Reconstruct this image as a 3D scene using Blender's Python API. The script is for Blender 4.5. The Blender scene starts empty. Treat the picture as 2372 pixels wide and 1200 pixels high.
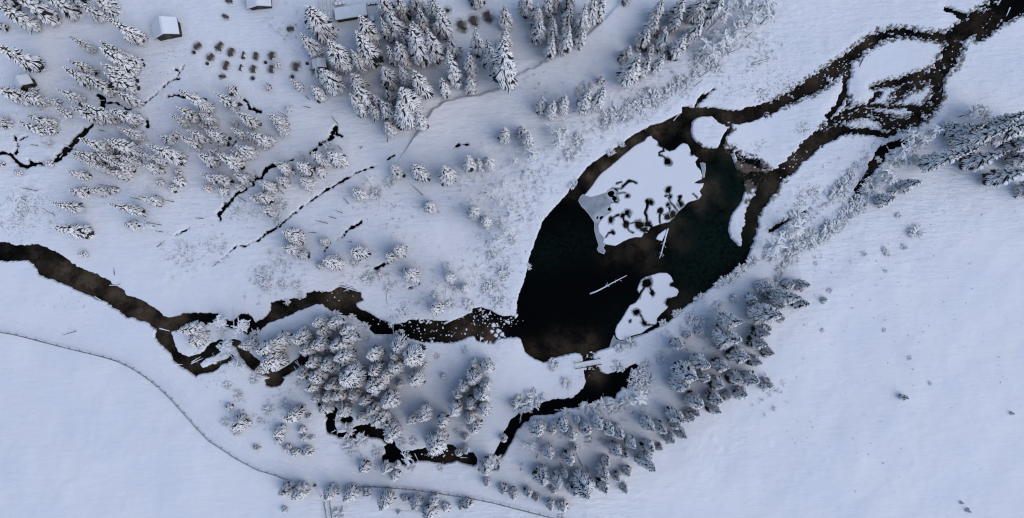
import bpy, math, random
import numpy as np
from mathutils import Vector

# ------------------------------------------------------------------ camera, sky, sun, exposure
SC = bpy.context.scene
COL = SC.collection
W_PX, H_PX, F_PX = 2372.0, 1200.0, 1585.0
CAM_H = 120.0
TILT = math.radians(3.25)
cam = bpy.data.objects.new("camera", bpy.data.cameras.new("camera"))
COL.objects.link(cam)
cam.location = (0, 0, CAM_H)
cam.rotation_euler = (TILT, 0, 0)
cam.data.sensor_width = 36.0
cam.data.lens = F_PX * 36.0 / W_PX
cam.data.clip_start = 1.0
cam.data.clip_end = 3000.0
SC.camera = cam

SUN_EL, SUN_AZ = math.radians(50), math.radians(118)     # azimuth from +Y (photo top) clockwise
world = bpy.data.worlds.new("World")
SC.world = world
world.use_nodes = True
wn = world.node_tree
sky = wn.nodes.new("ShaderNodeTexSky")
sky.sky_type = 'NISHITA'
sky.sun_disc = False
sky.sun_elevation = SUN_EL
sky.sun_rotation = SUN_AZ
sky.air_density = 1.0
sky.dust_density = 1.2
sky.ozone_density = 1.0
wn.links.new(sky.outputs[0], wn.nodes["Background"].inputs[0])
wn.nodes["Background"].inputs[1].default_value = 0.125
sun = bpy.data.objects.new("sun", bpy.data.lights.new("sun", 'SUN'))
COL.objects.link(sun)
sun.data.energy = 0.75
sun.data.angle = math.radians(50)
sun.data.color = (0.97, 0.95, 0.95)
sdir = Vector((math.sin(SUN_AZ) * math.cos(SUN_EL), math.cos(SUN_AZ) * math.cos(SUN_EL), math.sin(SUN_EL)))
sun.rotation_euler = sdir.to_track_quat('Z', 'Y').to_euler()
SC.view_settings.view_transform = 'Standard'
SC.view_settings.look = 'None'
SC.view_settings.exposure = 0.28
SC.view_settings.gamma = 1.0
SC.cycles.max_bounces = 5
SC.cycles.diffuse_bounces = 3
SC.cycles.glossy_bounces = 2
SC.cycles.use_denoising = True
SC.cycles.denoising_prefilter = 'ACCURATE'
SC.cycles.pixel_filter_type = 'BLACKMAN_HARRIS'
SC.cycles.filter_width = 1.15

rng = random.Random(11)
nrs = np.random.RandomState(5)

# ------------------------------------------------------------------ photo pixel -> place on the ground
ct, st = math.cos(TILT), math.sin(TILT)
def gp(px, py, z=0.0):
    a = (px - W_PX / 2) / F_PX
    b = -(py - H_PX / 2) / F_PX
    dx, dy, dz = a, b * ct + st, b * st - ct
    t = (CAM_H - z) / -dz
    return (dx * t, dy * t)
S_T = 600 / 2372.0
X0 = (0, 600, 1200, 1772)
def tp(c, r, x, y):
    return (X0[c] + x * S_T, 300 * r + y * S_T)
def nums(s):
    return [tuple(float(v) for v in e.split(',')) for e in s.replace('\n', ' ').split() if e]
def tpts(c, r, s):
    out = []
    for e in nums(s):
        p = tp(c, r, e[0], e[1])
        out.append(p + tuple(v * S_T for v in e[2:]))
    return out
M_PX = CAM_H / F_PX                                         # metres per photo pixel near the middle
NADIR = (W_PX / 2, H_PX / 2 + F_PX * math.tan(TILT))

# ------------------------------------------------------------------ noise
def vnoise(X, Y, scale, seed):
    g = np.random.RandomState(seed).rand(256, 256).astype(np.float32)
    x, y = X / scale + 1000.3, Y / scale + 1000.7
    xi, yi = np.floor(x).astype(np.int64), np.floor(y).astype(np.int64)
    fx, fy = (x - xi).astype(np.float32), (y - yi).astype(np.float32)
    fx, fy = fx * fx * (3 - 2 * fx), fy * fy * (3 - 2 * fy)
    a, b = g[xi & 255, yi & 255], g[(xi + 1) & 255, yi & 255]
    c, d = g[xi & 255, (yi + 1) & 255], g[(xi + 1) & 255, (yi + 1) & 255]
    return (a * (1 - fx) + b * fx) * (1 - fy) + (c * (1 - fx) + d * fx) * fy
def fbm(X, Y, scale, seed, octaves=3):
    s, amp, tot = 0, 1.0, 0
    for k in range(octaves):
        s = s + amp * (vnoise(X, Y, scale / 2 ** k, seed + k) - 0.5)
        tot += amp * 0.5
        amp *= 0.55
    return s / tot
def sstep(x, a, b):
    t = np.clip((x - a) / (b - a), 0, 1)
    return t * t * (3 - 2 * t)

# ------------------------------------------------------------------ signed fields (metres, positive inside)
def seg_dist(X, Y, ax, ay, bx, by):
    vx, vy = bx - ax, by - ay
    l2 = vx * vx + vy * vy + 1e-9
    t = np.clip(((X - ax) * vx + (Y - ay) * vy) / l2, 0, 1)
    return np.hypot(X - ax - t * vx, Y - ay - t * vy), t
def poly_field(X, Y, pts):
    D = np.full(X.shape, 1e9, np.float32)
    inside = np.zeros(X.shape, bool)
    n = len(pts)
    for i in range(n):
        ax, ay = pts[i]
        bx, by = pts[(i + 1) % n]
        d, _ = seg_dist(X, Y, ax, ay, bx, by)
        D = np.minimum(D, d)
        if ay != by:
            inside ^= ((Y >= min(ay, by)) & (Y < max(ay, by)) & (X < ax + (Y - ay) * (bx - ax) / (by - ay)))
    return np.where(inside, D, -D)
def line_field(X, Y, pts):
    F = np.full(X.shape, -1e9, np.float32)
    for (ax, ay, aw), (bx, by, bw) in zip(pts, pts[1:]):
        d, t = seg_dist(X, Y, ax, ay, bx, by)
        F = np.maximum(F, (aw * (1 - t) + bw * t) * 0.5 - d)
    return F
def to_world(pts):
    return [gp(p[0], p[1]) for p in pts]
def to_world_w(pts):
    return [gp(p[0], p[1]) + (p[2] * M_PX,) for p in pts]

# ------------------------------------------------------------------ the map: water, ice and land outlines
LAKE = [(1196,780),(1196,725),(1197,700),(1202,680),(1209,665),(1220,628),(1224,600),(1238,563),(1248,533),(1258,510),
 (1278,486),(1301,462),(1314,449),(1324,432),(1342,409),(1362,383),(1387,366),(1415,348),(1443,329),(1468,311),(1488,300),
 (1509,288),(1536,281),(1562,268),(1580,260),(1595,252),(1612,250),(1640,250),(1672,268),(1690,290),(1686,310),(1678,335),
 (1684,352),(1697,358),(1703,376),(1703,386),(1724,401),(1726,421),(1727,441),(1721,462),(1713,477),(1703,487),(1696,500),
 (1691,515),(1689,533),(1693,548),(1703,560),(1711,568),(1731,571),(1742,575),(1737,582),(1733,600),(1731,608),(1726,615),
 (1701,625),(1686,643),(1660,658),(1640,673),(1615,694),(1595,706),(1582,719),(1564,734),(1549,747),(1536,752),(1516,764),
 (1498,772),(1466,785),(1453,795),(1438,800),(1412,805),(1392,812),(1377,820),(1372,828),(1346,824),(1344,820),(1334,818),
 (1321,820),(1301,825),(1283,830),(1268,838),(1258,840),(1246,835),(1228,825),(1215,815),(1210,800),(1207,787),(1200,782)]
ISLAND = [(1604,283),(1612,274),(1625,269),(1650,268),(1662,279),(1680,290),(1690,293),(1676,312),(1672,325),(1664,340),(1655,343),
 (1630,339),(1615,329),(1605,316),(1602,300)]
RIVER = tpts(1,2,"""2410,510 2300,520 2200,515 2130,470 2020,440 1950,450 1940,490 1850,530 1740,570 1640,560 1540,560 1400,550
 1330,580 1260,600 1180,580 1090,545 1000,490 930,460 880,420 890,400 950,380 930,330 920,300 850,280 800,260 760,240 690,265
 660,295 580,300 500,290 430,310 420,350 330,360 260,370 180,380 100,395 90,470 60,530 0,560""") + \
 tpts(0,2,"""2330,585 2300,530 2270,500 2200,505 2150,545 2120,570 2000,560 1990,500 1900,495 1780,490 1680,500 1600,520 1530,540
 1490,520 1450,480 1400,450 1340,400 1270,370 1200,350 1150,330 1130,290 1070,250 1010,240 1000,205 940,170 860,130 760,90 690,60
 640,30 600,0""") + tpts(0,1,"""560,1150 480,1110 400,1070 330,1050 240,1050 200,1055 130,1060 60,1030 0,1030 -160,1010""") + \
 tpts(0,2,"""-160,20 0,15 30,25 80,20 160,15 240,15 280,40 320,90 340,140 390,170 460,190 520,210 600,240 700,290 800,330 880,370
 960,390 1010,430 1060,460 1100,500 1150,535 1220,540 1290,565 1350,590 1390,630 1420,660 1410,720 1440,770 1490,820 1550,870
 1570,930 1620,970 1690,1010 1750,1060 1790,1075 1850,1050 1930,1040 1990,1010 2010,975 1990,950 1900,975 1850,1000 1830,960
 1870,915 1960,890 2010,860 2030,800 2060,745 2000,740 1930,765 1880,800 1860,840 1800,870 1720,900 1660,880 1630,850 1610,810
 1580,760 1570,700 1560,660 1640,650 1690,620 1780,580 1830,580 1880,600 1960,590 2020,600 2130,640 2200,640 2240,690 2330,720""") + \
 tpts(1,2,"""-20,690 20,640 60,600 130,570 220,540 320,490 420,450 520,415 580,410 600,440 660,480 740,510 820,530 880,540 950,590
 1000,640 1060,690 1150,700 1240,690 1320,715 1420,740 1500,765 1600,765 1740,770 1830,755 1900,725 1960,710 1990,750 2060,765
 2150,770 2180,740 2280,720 2370,715 2410,720""")
POOL_S = tpts(2,2,"600,1020 740,990 760,1030 800,1055 860,1045 920,1010 1000,1000 1080,960 1120,1000 1090,1040 1060,1090 1000,1186") + \
 tpts(2,3,"""960,0 900,60 900,100 800,80 650,150 560,180 400,200 330,240 220,250 100,260 60,320 0,380 -40,330 0,270 60,230 130,190
 200,140 260,120 330,100 420,100 490,90 540,50 580,10""") + tpts(2,2,"590,1186 620,1130 610,1080")
STREAM_S = tpts(1,3,"""870,350 990,350 1000,320 1130,310 1140,370 1180,380 1170,440 1230,455 1250,540 1310,580 1400,570 1500,550
 1560,530 1620,540 1700,515 1780,520 1810,560 1830,600 1870,540 1900,590 1960,590 2000,640 2000,700 1960,715 1880,690 1800,665
 1700,690 1600,680 1450,670 1380,700 1320,710 1290,680 1180,690 1120,650 1120,620 1150,600 1140,530 1160,510 1100,460 1040,450
 940,450 850,460 830,420""")
POOL_W = tpts(1,2,"40,1110 100,1085 180,1075 225,1100 190,1160 120,1180 60,1160")
# (roughness of the edge in metres, [x,y,width ...]) - streams
LINES = []
def L(c, r, s, rough=0.12):
    far_side = (c, r) in ((0, 0), (0, 1), (1, 1)) or (c, r) == (1, 2) and rough <= .1
    if far_side:
        rough = rough + .15
        s = ' '.join(','.join(q.split(',')[:2] + [str(float(q.split(',')[2]) * (.72 if float(q.split(',')[2]) > 30 else .66))]) for q in s.split())
    LINES.append((rough, tpts(c, r, s)))
L(0,2,"2120,760,50 2190,790,75 2230,870,85 2290,940,100 2372,1000,90 2440,1040,70 2520,1070,60 2610,1030,75 2700,970,75 2760,940,95 2810,920,70 2845,925,30")
L(1,2,"380,870,24 395,930,50")
L(0,2,"1990,960,40 2070,935,30 2110,900,40")
L(2,2,"630,860,90 650,950,95 680,1020,120")
L(1,3,"650,215,130 660,260,90 650,300,75 650,370,85 690,400,60")
L(1,3,"730,265,60 780,280,80 830,290,50")
L(1,3,"730,430,36 800,430,50 880,400,90 960,390,110")
L(1,3,"545,90,40 560,150,45 600,200,70")
L(1,3,"2165,650,40 2210,580,80 2250,500,90 2300,400,95 2350,310,85 2400,260,70 2440,270,80")
L(1,3,"2020,740,30 2170,720,40")
# channels that come down to the lake from the top corner
L(2,0,"1540,1010,70 1640,1005,60 1760,1015,70 1880,1045,100 2000,1075,120 2120,1045,130 2250,1005,110 2360,970,105", .22)
L(2,0,"1790,1060,50 1860,1110,80 1930,1150,75 1935,1190,50 1890,1236,50 1875,1290,40", .3)
L(2,0,"1610,990,30 1660,930,36 1700,880,34 1745,850,20 1800,810,12", .25)
L(3,0,"0,1010,105 100,960,100 200,910,105 300,860,125 400,805,140 500,740,170 600,670,165 700,600,140 770,530,110 860,450,110 950,390,110 1060,330,110 1180,300,110 1270,290,90 1400,310,80 1550,330,80 1650,340,100 1750,330,150 1850,260,190 1950,180,200 2050,120,170 2150,60,190 2280,40,220 2372,10,240 2480,-60,260", .5)
L(3,0,"1660,75,36 1740,105,40 1830,150,90", .3)
L(3,0,"2372,60,120 2200,150,120 2080,230,110 1950,330,110", .5)
L(3,0,"1750,420,190 1700,540,180 1620,620,170 1560,700,150 1590,780,120 1590,880,110 1530,960,130 1440,1050,140 1340,1110,110 1250,1140,100", .55)
L(3,0,"1500,690,110 1380,700,90 1280,730,70 1150,760,60 1030,790,35 975,805,16", .5)
L(3,0,"1420,760,100 1300,800,90 1210,890,100 1150,940,60", .7)
L(3,0,"1060,850,36 1000,900,40 960,950,36", .3)
L(3,0,"1400,990,90 1300,970,46 1150,975,46 1000,965,36 940,970,40", .4)
L(3,0,"1200,1120,110 1050,1060,110 900,1015,120 800,1035,130 700,1080,130 620,1140,110 560,1190,100", .5)
L(3,0,"1340,1110,100 1200,1120,100 1120,1160,100", .5)
L(3,0,"770,590,70 755,680,75 740,760,46 740,840,52 700,920,56 650,1000,56 590,1060,60", .35)
L(3,0,"760,890,50 770,960,40", .5)
L(3,1,"1200,10,60 1120,50,50 1060,35,60 900,10,60 800,10,60 680,0,100", .4)
L(3,1,"620,10,150 540,60,140 450,120,140 370,200,140 280,290,120 180,380,120 90,450,160 20,540,150 -40,640,140 -100,760,130 -130,900,130 -150,1000,120 -180,1090,70", .35)
L(3,1,"1290,105,46 1180,140,60 1080,195,95 1050,270,100 1000,330,80 970,400,55 920,470,46 870,540,70 850,600,60 790,660,36", .3)
L(3,1,"60,920,34 140,870,40 215,830,26", .45)
L(3,1,"350,765,20 400,735,20", .35)
# the brown bog beside the lake
L(2,1,"1950,190,46 2050,255,60 2150,290,70 2240,335,46", .6)
L(2,1,"2080,420,36 2200,450,120 2320,440,120 2400,430,120", .75)
# small streams on the far side
L(0,1,"-60,215,36 0,215,36 90,220,40 130,280,42 170,325,42 230,335,44 330,310,44 410,310,44 480,290,50 540,250,75 600,190,78 660,130,78 720,60,78 780,10,70 815,-25,50 850,-50,24")
L(0,1,"130,215,34 155,130,34 130,80,42 110,45,14")
L(0,1,"175,90,22 235,62,26")
L(0,1,"258,275,28 272,312,40")
L(0,0,"880,865,50 930,915,72 930,985,62")
L(0,0,"950,935,15 1050,935,15 1110,965,18 1140,1000,16 1210,990,10", .05)
L(0,0,"1310,950,18 1380,890,18 1430,850,16 1480,800,16 1530,750,15 1590,720,13 1640,660,12 1680,600,10", .08)
L(0,0,"1590,720,12 1645,720,10 ", .05)
L(0,0,"1600,630,14 1640,650,18", .08)
L(0,0,"1545,878,12 1620,870,22 1680,882,14 1750,862,20 1800,865,18", .15)
L(0,0,"2200,890,24 2260,930,28 2280,980,24 2340,1010,18 2380,1027,12", .12)
L(0,0,"2300,1100,14 2380,1140,14", .1)
L(0,0,"1340,1110,40 1345,1150,50", .05)
L(1,1,"700,-20,50 680,20,50 650,80,60 600,110,50 540,150,36 500,190,36 450,235,22", .16)
L(1,1,"755,55,24 700,35,40", .12)
L(1,1,"310,270,16 220,300,16 140,330,36 60,350,42 40,400,38 15,440,30 -20,450,20", .16)
L(0,1,"2340,430,24 2300,500,50 2230,550,30 2180,570,32 2130,620,42 2080,680,50 2040,730,48 2000,780,40 2010,820,16", .2)
L(0,1,"2060,190,13 2120,150,16 2150,110,22", .1)
L(1,1,"1080,325,17 1000,350,12 930,380,10 870,400,13 830,435,22 780,460,20 720,490,20 680,515,14 620,550,24 560,590,16 500,630,16 450,665,15 390,700,12 340,750,14 270,800,16 210,850,18 150,900,24 90,930,26 40,970,26 0,1000,22", .1)
L(0,1,"2372,1010,40 2300,1030,13 2250,1070,10 2160,1060,10 2110,1110,9 2060,1160,8", .06)
L(1,1,"930,855,17 860,890,12 810,920,12 770,970,16 700,1015,18", .1)
L(1,1,"625,1070,15 600,1090,12 600,1150,8", .1)
L(1,1,"1780,165,10 1830,142,30 1870,136,22 1910,132,8", .08)
L(1,1,"1180,265,12 1235,235,10", .08)
L(1,2,"1060,88,28 1130,55,24 1180,35,20", .1)
L(1,2,"1370,265,18 1410,260,16 1470,220,10", .1)
L(0,1,"1610,955,12 1640,950,16 1700,915,10 1720,900,16", .08)

# ------------------------------------------------------------------ ground grid
RES = 0.16
XA, XB, YA, YB = -95.0, 95.0, -43.0, 58.0
gx = np.arange(XA, XB + RES / 2, RES)
gy = np.arange(YA, YB + RES / 2, RES)
far = np.array([3, 8, 16, 30, 60, 120, 240, 480, 900.0])
GX = np.concatenate([XA - far[::-1], gx, XB + far])
GY = np.concatenate([YA - far[::-1], gy, YB + far])
X, Y = np.meshgrid(gx, gy, indexing='ij')
X = X.astype(np.float32); Y = Y.astype(np.float32)
F = np.full(X.shape, -4.0, np.float32)
A = np.full(X.shape, 0.08, np.float32)
def window(pts, pad):
    xs = [p[0] for p in pts]; ys = [p[1] for p in pts]
    i0, i1 = np.searchsorted(gx, min(xs) - pad), np.searchsorted(gx, max(xs) + pad)
    j0, j1 = np.searchsorted(gy, min(ys) - pad), np.searchsorted(gy, max(ys) + pad)
    return slice(max(i0, 0), max(i1, 0)), slice(max(j0, 0), max(j1, 0))
def add_field(sl, f, rough):
    cur = F[sl]
    A[sl] = np.where((f > cur) & (f > -1.6), rough, A[sl])
    F[sl] = np.maximum(cur, f)
for pts, rough in ((LAKE, .1), (RIVER, .16), (POOL_S, .14), (STREAM_S, .16), (POOL_W, .12)):
    w = to_world(pts)
    sl = window(w, 4)
    add_field(sl, poly_field(X[sl], Y[sl], w), rough)
for rough, pts in LINES:
    w = to_world_w(pts)
    for a, b in zip(w, w[1:]):
        sl = window([a, b], 3.5 + max(a[2], b[2]))
        if F[sl].size:
            add_field(sl, line_field(X[sl], Y[sl], [a, b]) + .05, rough)
w = to_world(ISLAND)
sl = window(w, 4)
F[sl] = np.minimum(F[sl], -poly_field(X[sl], Y[sl], w))
def gauss(lst, X=X, Y=Y, mode='max'):
    out = np.zeros(X.shape, np.float32)
    for px, py, r, v in lst:
        x, y = gp(px, py)
        g = v * np.exp(-((X - x) ** 2 + (Y - y) ** 2) / (2 * (r * M_PX * 0.6) ** 2))
        out = np.maximum(out, g) if mode == 'max' else out + g
    return out
# stony shallows with snow caps standing out of the river
STONY = [(930,745,50,.5),(1000,760,60,.7),(1060,765,50,.45),(1120,745,40,1.0),(1165,740,35,1.2),(1110,775,30,1.0),(1370,825,20,.9),
         (1365,860,22,.9),(880,735,40,.3),(1610,305,10,.0)]
stony = gauss(STONY)
n1 = fbm(X, Y, 1.1, 21, 4)
n2 = fbm(X, Y, 0.45, 31, 3)
marsh = sstep(A, 0.3, 0.6)
Fn = F + A * (n1 * 1.0 + n2 * 1.3)
n3 = fbm(X, Y, 0.34, 37, 2)
clump = sstep(0.6 * n2 + 0.45 * n3 + 0.5 * n1, 0.20, 0.34) * (1.15 * marsh * (.5 + .5 * sstep(fbm(X, Y, 3.0, 91, 3), -.25, .35)) + 0.9 * stony)
Fn = np.where(Fn > 0, Fn - clump * (1.2 + np.clip(Fn, 0, 2.2) * 0.6), Fn)
carve = sstep(Fn, -0.14, 0.22)
WATER_Z = -0.5
relief = 0.42 * fbm(X, Y, 16, 1, 3) + 0.10 * fbm(X, Y, 3.2, 7, 3)
rough_zone = gauss([(1180,480,150,.5),(1100,620,120,.4),(60,480,120,.5),(620,640,90,.5),(430,600,90,.5),(1500,230,150,.6),(1350,290,120,.6),
                    (1720,120,200,.6),(560,470,160,.4),(250,420,180,.3),(1880,480,120,.7),(1650,1000,120,.35),(1180,380,120,.5),(1800,640,60,.3)])
smooth_zone = np.clip(gauss([(200,1000,560,1),(60,880,300,1),(520,1180,240,1),(150,700,120,.8),(2150,980,400,1),(2300,760,260,.9),(1900,1130,420,1),(1650,1150,200,.9),(1150,930,90,.9),(1230,880,80,.9),(1500,860,50,.5),
 (1750,300,90,.8),(2050,130,80,.9),(900,1090,120,.8),(1050,560,90,.6),(420,690,70,.5)]), 0, 1)
smooth_zone = sstep(smooth_zone, .12, .55)
tex = 1 - .68 * smooth_zone
relief = relief + 0.16 * tex * fbm(X, Y, 6.0, 81, 2) + tex * 0.06 * fbm(X, Y, 1.3, 71, 3) + tex * 0.05 * fbm(X * .92 - Y * .38, (X * .38 + Y * .92) * 3.5, 2.6, 75, 3)
relief = relief + rough_zone * (0.16 * fbm(X, Y, 0.9, 41, 3) + 0.14 * np.maximum(0, n2))
# the meadow bank under the upper wood
BANK = [(960,318),(985,282),(1002,256),(1030,238),(1068,226),(1110,222),(1150,206),(1180,188),(1215,168),(1265,142),(1320,108),(1372,72),(1430,18),(1470,-40)]
bw = to_world(BANK)
bd = np.full(X.shape, 1e9, np.float32); side = np.zeros(X.shape, np.float32)
for (ax, ay), (bx, by) in zip(bw, bw[1:]):
    d, t = seg_dist(X, Y, ax, ay, bx, by)
    s_ = (bx - ax) * (Y - ay) - (by - ay) * (X - ax)
    side = np.where(d < bd, s_, side)
    bd = np.minimum(bd, d)
sd = np.where(side < 0, bd, -bd)
relief = relief + 0.55 * sstep(sd + .35 * fbm(X, Y, 1.6, 61, 3), -0.45, 0.35) * np.exp(-np.clip(sd, 0, 99) / 4.0) - 0.10 * np.exp(-((sd + 0.9) / 0.5) ** 2)
relief = np.where(relief > 0, relief * (sstep(-F, -0.2, 1.6) * 0.8 + 0.2), relief * 0.8)
Z = relief * (1 - carve) + carve * (-1.05)
soil = sstep(carve, 0.42, 0.75)
BROWN = [(457,107,9,.8),(449,122,6,.6),(509,106,9,.7),(503,115,6,.6),(488,133,9,.8),(480,147,4,.5),(535,121,9,.8),(533,128,6,.5),(592,131,9,.7),
 (592,140,7,.5),(524,152,10,.7),(516,178,7,.7),(587,161,9,.7),(585,181,6,.7),(629,129,10,.8),(628,161,9,.7),(628,178,7,.3),(614,144,5,.6),(686,152,11,.9),
 (677,177,7,.7),(711,147,4,.5),(672,66,8,.6),(521,37,8,.5),(529,1,7,.6),(1069,58,13,1),(1075,66,9,.9),(1097,47,12,1),(1100,56,9,.9),(1130,37,12,.9),
 (1133,45,9,.8),(1037,23,9,.7),(738,162,15,1),(750,160,15,.9),(733,165,12,.8),(757,150,8,.6),(600,15,10,.25)]
stain = gauss([(a, b, c_ * 1.55, v) for a, b, c_, v in BROWN])
stain = sstep(stain * (1 + 0.7 * n2 + 0.4 * n1), 0.10, 0.8) * 0.86
redzone = gauss([(1735,408,44,1.4),(1772,425,42,1.3),(1715,380,16,1),(1745,378,18,1),(1775,440,26,1.2),(1700,300,9,.8),(1680,335,10,.9),(1640,348,14,1),(1620,335,9,.9),(1690,350,12,.9),(1735,470,16,.7),(1725,560,10,.8),(1590,262,8,.7),(1757,480,16,.9),(1600,315,6,.9),(1662,345,8,.8)])
redzone = sstep(redzone * (1.0 + 1.1 * n2 + .5 * n1), 0.22, 0.55)
stain = np.maximum(stain, redzone * .97)
fringe = sstep(marsh * np.exp(-((F + .25) / .45) ** 2) * (.6 + 1.1 * n3 + .6 * n2), .35, .7)
stain = np.maximum(stain, fringe * .9)
VEG = [(60,480,60,.75),(130,500,50,.5),(40,520,50,.6),(1765,215,45,.8),(1690,210,30,.6),(1790,175,25,.5),(1735,165,22,.5),(1825,200,35,.7),(1880,445,25,.9),
 (1855,465,22,.9),(1850,490,20,.6),(930,720,28,.9),(910,735,16,.7),(650,620,50,.4),(420,580,35,.6),(480,570,30,.5),(1190,470,70,.35),(1160,560,60,.45),
 (1140,640,60,.4),(1150,690,40,.4),(1500,235,60,.5),(1400,270,60,.5),(1330,330,50,.35),(700,70,60,.3),(690,110,60,.3),(400,110,40,.35),(380,190,40,.35),
 (1860,295,22,.9),(1890,330,22,.6),(1905,310,18,.6),(1755,345,18,.7),(1700,340,14,.7),(1770,330,20,.6),(1950,445,30,.4),(1985,420,25,.5),
 (1620,40,60,.3),(1720,30,70,.4),(1740,90,60,.4),(540,490,50,.35),(820,1030,25,.4),(700,890,30,.2),(1345,880,12,.3),(1840,1010,30,.2),
 (2030,640,300,.12),(2100,560,200,.14),(2200,440,80,.25),(1290,420,30,.3),(1010,640,70,.2),(900,500,90,.15),(170,680,80,.2),(500,880,40,.3)]
veg = gauss(VEG)
redbog = gauss([(1735,405,40,1),(1760,420,40,1),(1740,375,30,.8),(1790,420,30,.6),(1760,440,30,.8)])

nX, nY, nf = len(GX), len(GY), len(far)
def pad(a, v=0.0):
    out = np.full((nX, nY), v, np.float32)
    out[nf:-nf, nf:-nf] = a
    return out
FX, FY = np.meshgrid(GX, GY, indexing='ij')
ZF = pad(Z)
outside = np.ones((nX, nY), bool); outside[nf:-nf, nf:-nf] = False
ZF[outside] = (0.42 * fbm(FX, FY, 16, 1, 3))[outside] * 0.6
def zg(x, y):
    i = min(max((x - XA) / RES, 0), len(gx) - 1.001); j = min(max((y - YA) / RES, 0), len(gy) - 1.001)
    a, b = int(i), int(j); u, v = i - a, j - b
    return float((Z[a, b] * (1 - u) + Z[a + 1, b] * u) * (1 - v) + (Z[a, b + 1] * (1 - u) + Z[a + 1, b + 1] * u) * v)
def zland(x, y):
    return max(zg(x, y), -0.15)
def grid_mesh(name, PX, PY, PZ, attrs, smooth=True, keep=None):
    nx, ny = PX.shape
    co = np.stack([PX, PY, PZ], -1).reshape(-1, 3).astype(np.float32)
    idx = np.arange(nx * ny).reshape(nx, ny)
    q = np.stack([idx[:-1, :-1], idx[1:, :-1], idx[1:, 1:], idx[:-1, 1:]], -1)
    if keep is not None:
        q = q[keep]
        used = np.unique(q)
        remap = np.zeros(nx * ny, np.int64); remap[used] = np.arange(len(used))
        q = remap[q]; co = co[used]
        attrs = {k: v.reshape(-1)[used] for k, v in attrs.items()}
    q = q.reshape(-1, 4).astype(np.int32)
    me = bpy.data.meshes.new(name)
    me.vertices.add(len(co)); me.vertices.foreach_set("co", co.ravel())
    me.loops.add(q.size); me.loops.foreach_set("vertex_index", q.ravel())
    me.polygons.add(len(q)); me.polygons.foreach_set("loop_start", np.arange(0, q.size, 4, dtype=np.int32))
    me.polygons.foreach_set("loop_total", np.full(len(q), 4, np.int32))
    if smooth:
        me.polygons.foreach_set("use_smooth", np.ones(len(q), bool))
    me.update(calc_edges=True)
    for k, v in attrs.items():
        at = me.attributes.new(k, 'FLOAT', 'POINT')
        at.data.foreach_set("value", np.ascontiguousarray(v.reshape(-1), np.float32))
    return me

# ------------------------------------------------------------------ materials
def mat(name):
    m = bpy.data.materials.new(name); m.use_nodes = True
    nt = m.node_tree
    return m, nt, nt.nodes["Principled BSDF"]
def N(nt, t, **kw):
    n = nt.nodes.new(t)
    for k, v in kw.items():
        setattr(n, k, v)
    return n
def noise(nt, scale, detail=3, vec=None, rough=0.55):
    n = N(nt, "ShaderNodeTexNoise")
    n.inputs["Scale"].default_value = scale; n.inputs["Detail"].default_value = detail; n.inputs["Roughness"].default_value = rough
    if vec is not None:
        nt.links.new(vec, n.inputs["Vector"])
    return n
def mixc(nt, fac, a, b):
    n = N(nt, "ShaderNodeMix", data_type='RGBA')
    for sock, v in ((n.inputs[0], fac), (n.inputs[6], a), (n.inputs[7], b)):
        if isinstance(v, (int, float)):
            sock.default_value = v
        elif isinstance(v, tuple):
            sock.default_value = v + (1,)
        else:
            nt.links.new(v, sock)
    return n.outputs[2]
def ramp(nt, fac, a, b):
    n = N(nt, "ShaderNodeMapRange"); n.clamp = True
    n.interpolation_type = 'SMOOTHSTEP'
    n.inputs[1].default_value = a; n.inputs[2].default_value = b
    nt.links.new(fac, n.inputs[0])
    return n.outputs[0]
def math_(nt, op, a, b=0.5):
    n = N(nt, "ShaderNodeMath", operation=op)
    for s, v in ((n.inputs[0], a), (n.inputs[1], b)):
        if isinstance(v, (int, float)): s.default_value = v
        else: nt.links.new(v, s)
    return n.outputs[0]
def attr(nt, name):
    n = N(nt, "ShaderNodeAttribute"); n.attribute_name = name
    return n.outputs["Fac"]
def bump(nt, h, strength, dist, bs, prev=None):
    n = N(nt, "ShaderNodeBump"); n.inputs["Strength"].default_value = strength; n.inputs["Distance"].default_value = dist
    nt.links.new(h, n.inputs["Height"])
    if prev is not None: nt.links.new(prev, n.inputs["Normal"])
    if bs is not None: nt.links.new(n.outputs[0], bs.inputs["Normal"])
    return n.outputs[0]
SNOW = (0.80, 0.82, 0.86)

M_ground, nt, bs = mat("snow_ground")
geo = N(nt, "ShaderNodeNewGeometry")
pos = geo.outputs["Position"]
mp = N(nt, "ShaderNodeMapping"); nt.links.new(pos, mp.inputs[0])
mp.inputs["Rotation"].default_value = (0, 0, math.radians(-22)); mp.inputs["Scale"].default_value = (0.35, 1.5, 1)
c = mixc(nt, ramp(nt, noise(nt, 0.08, 3, pos).outputs[0], .3, .7), (0.77, 0.80, 0.86), (0.83, 0.83, 0.86))
vg = attr(nt, "veg")
sp = noise(nt, 2.6, 4, pos, .7).outputs[0]
spk = ramp(nt, math_(nt, 'ADD', sp, math_(nt, 'MULTIPLY', vg, 0.20)), 0.66, 0.76)
c = mixc(nt, math_(nt, 'MULTIPLY', spk, 0.8), c, (0.10, 0.10, 0.10))
sn = noise(nt, 9.0, 3, pos)
stc = mixc(nt, sn.outputs[0], (0.06, 0.045, 0.028), (0.15, 0.12, 0.075))
stc = mixc(nt, attr(nt, "redbog"), stc, mixc(nt, sn.outputs[0], (0.030, 0.017, 0.010), (0.095, 0.048, 0.026)))
c = mixc(nt, attr(nt, "stain"), c, stc)
mud = mixc(nt, noise(nt, 3.0, 3, pos).outputs[0], (0.018, 0.013, 0.010), (0.06, 0.045, 0.032))
mud = mixc(nt, attr(nt, "redbog"), mud, (0.075, 0.034, 0.018))
c = mixc(nt, attr(nt, "soil"), c, mud)
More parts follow.
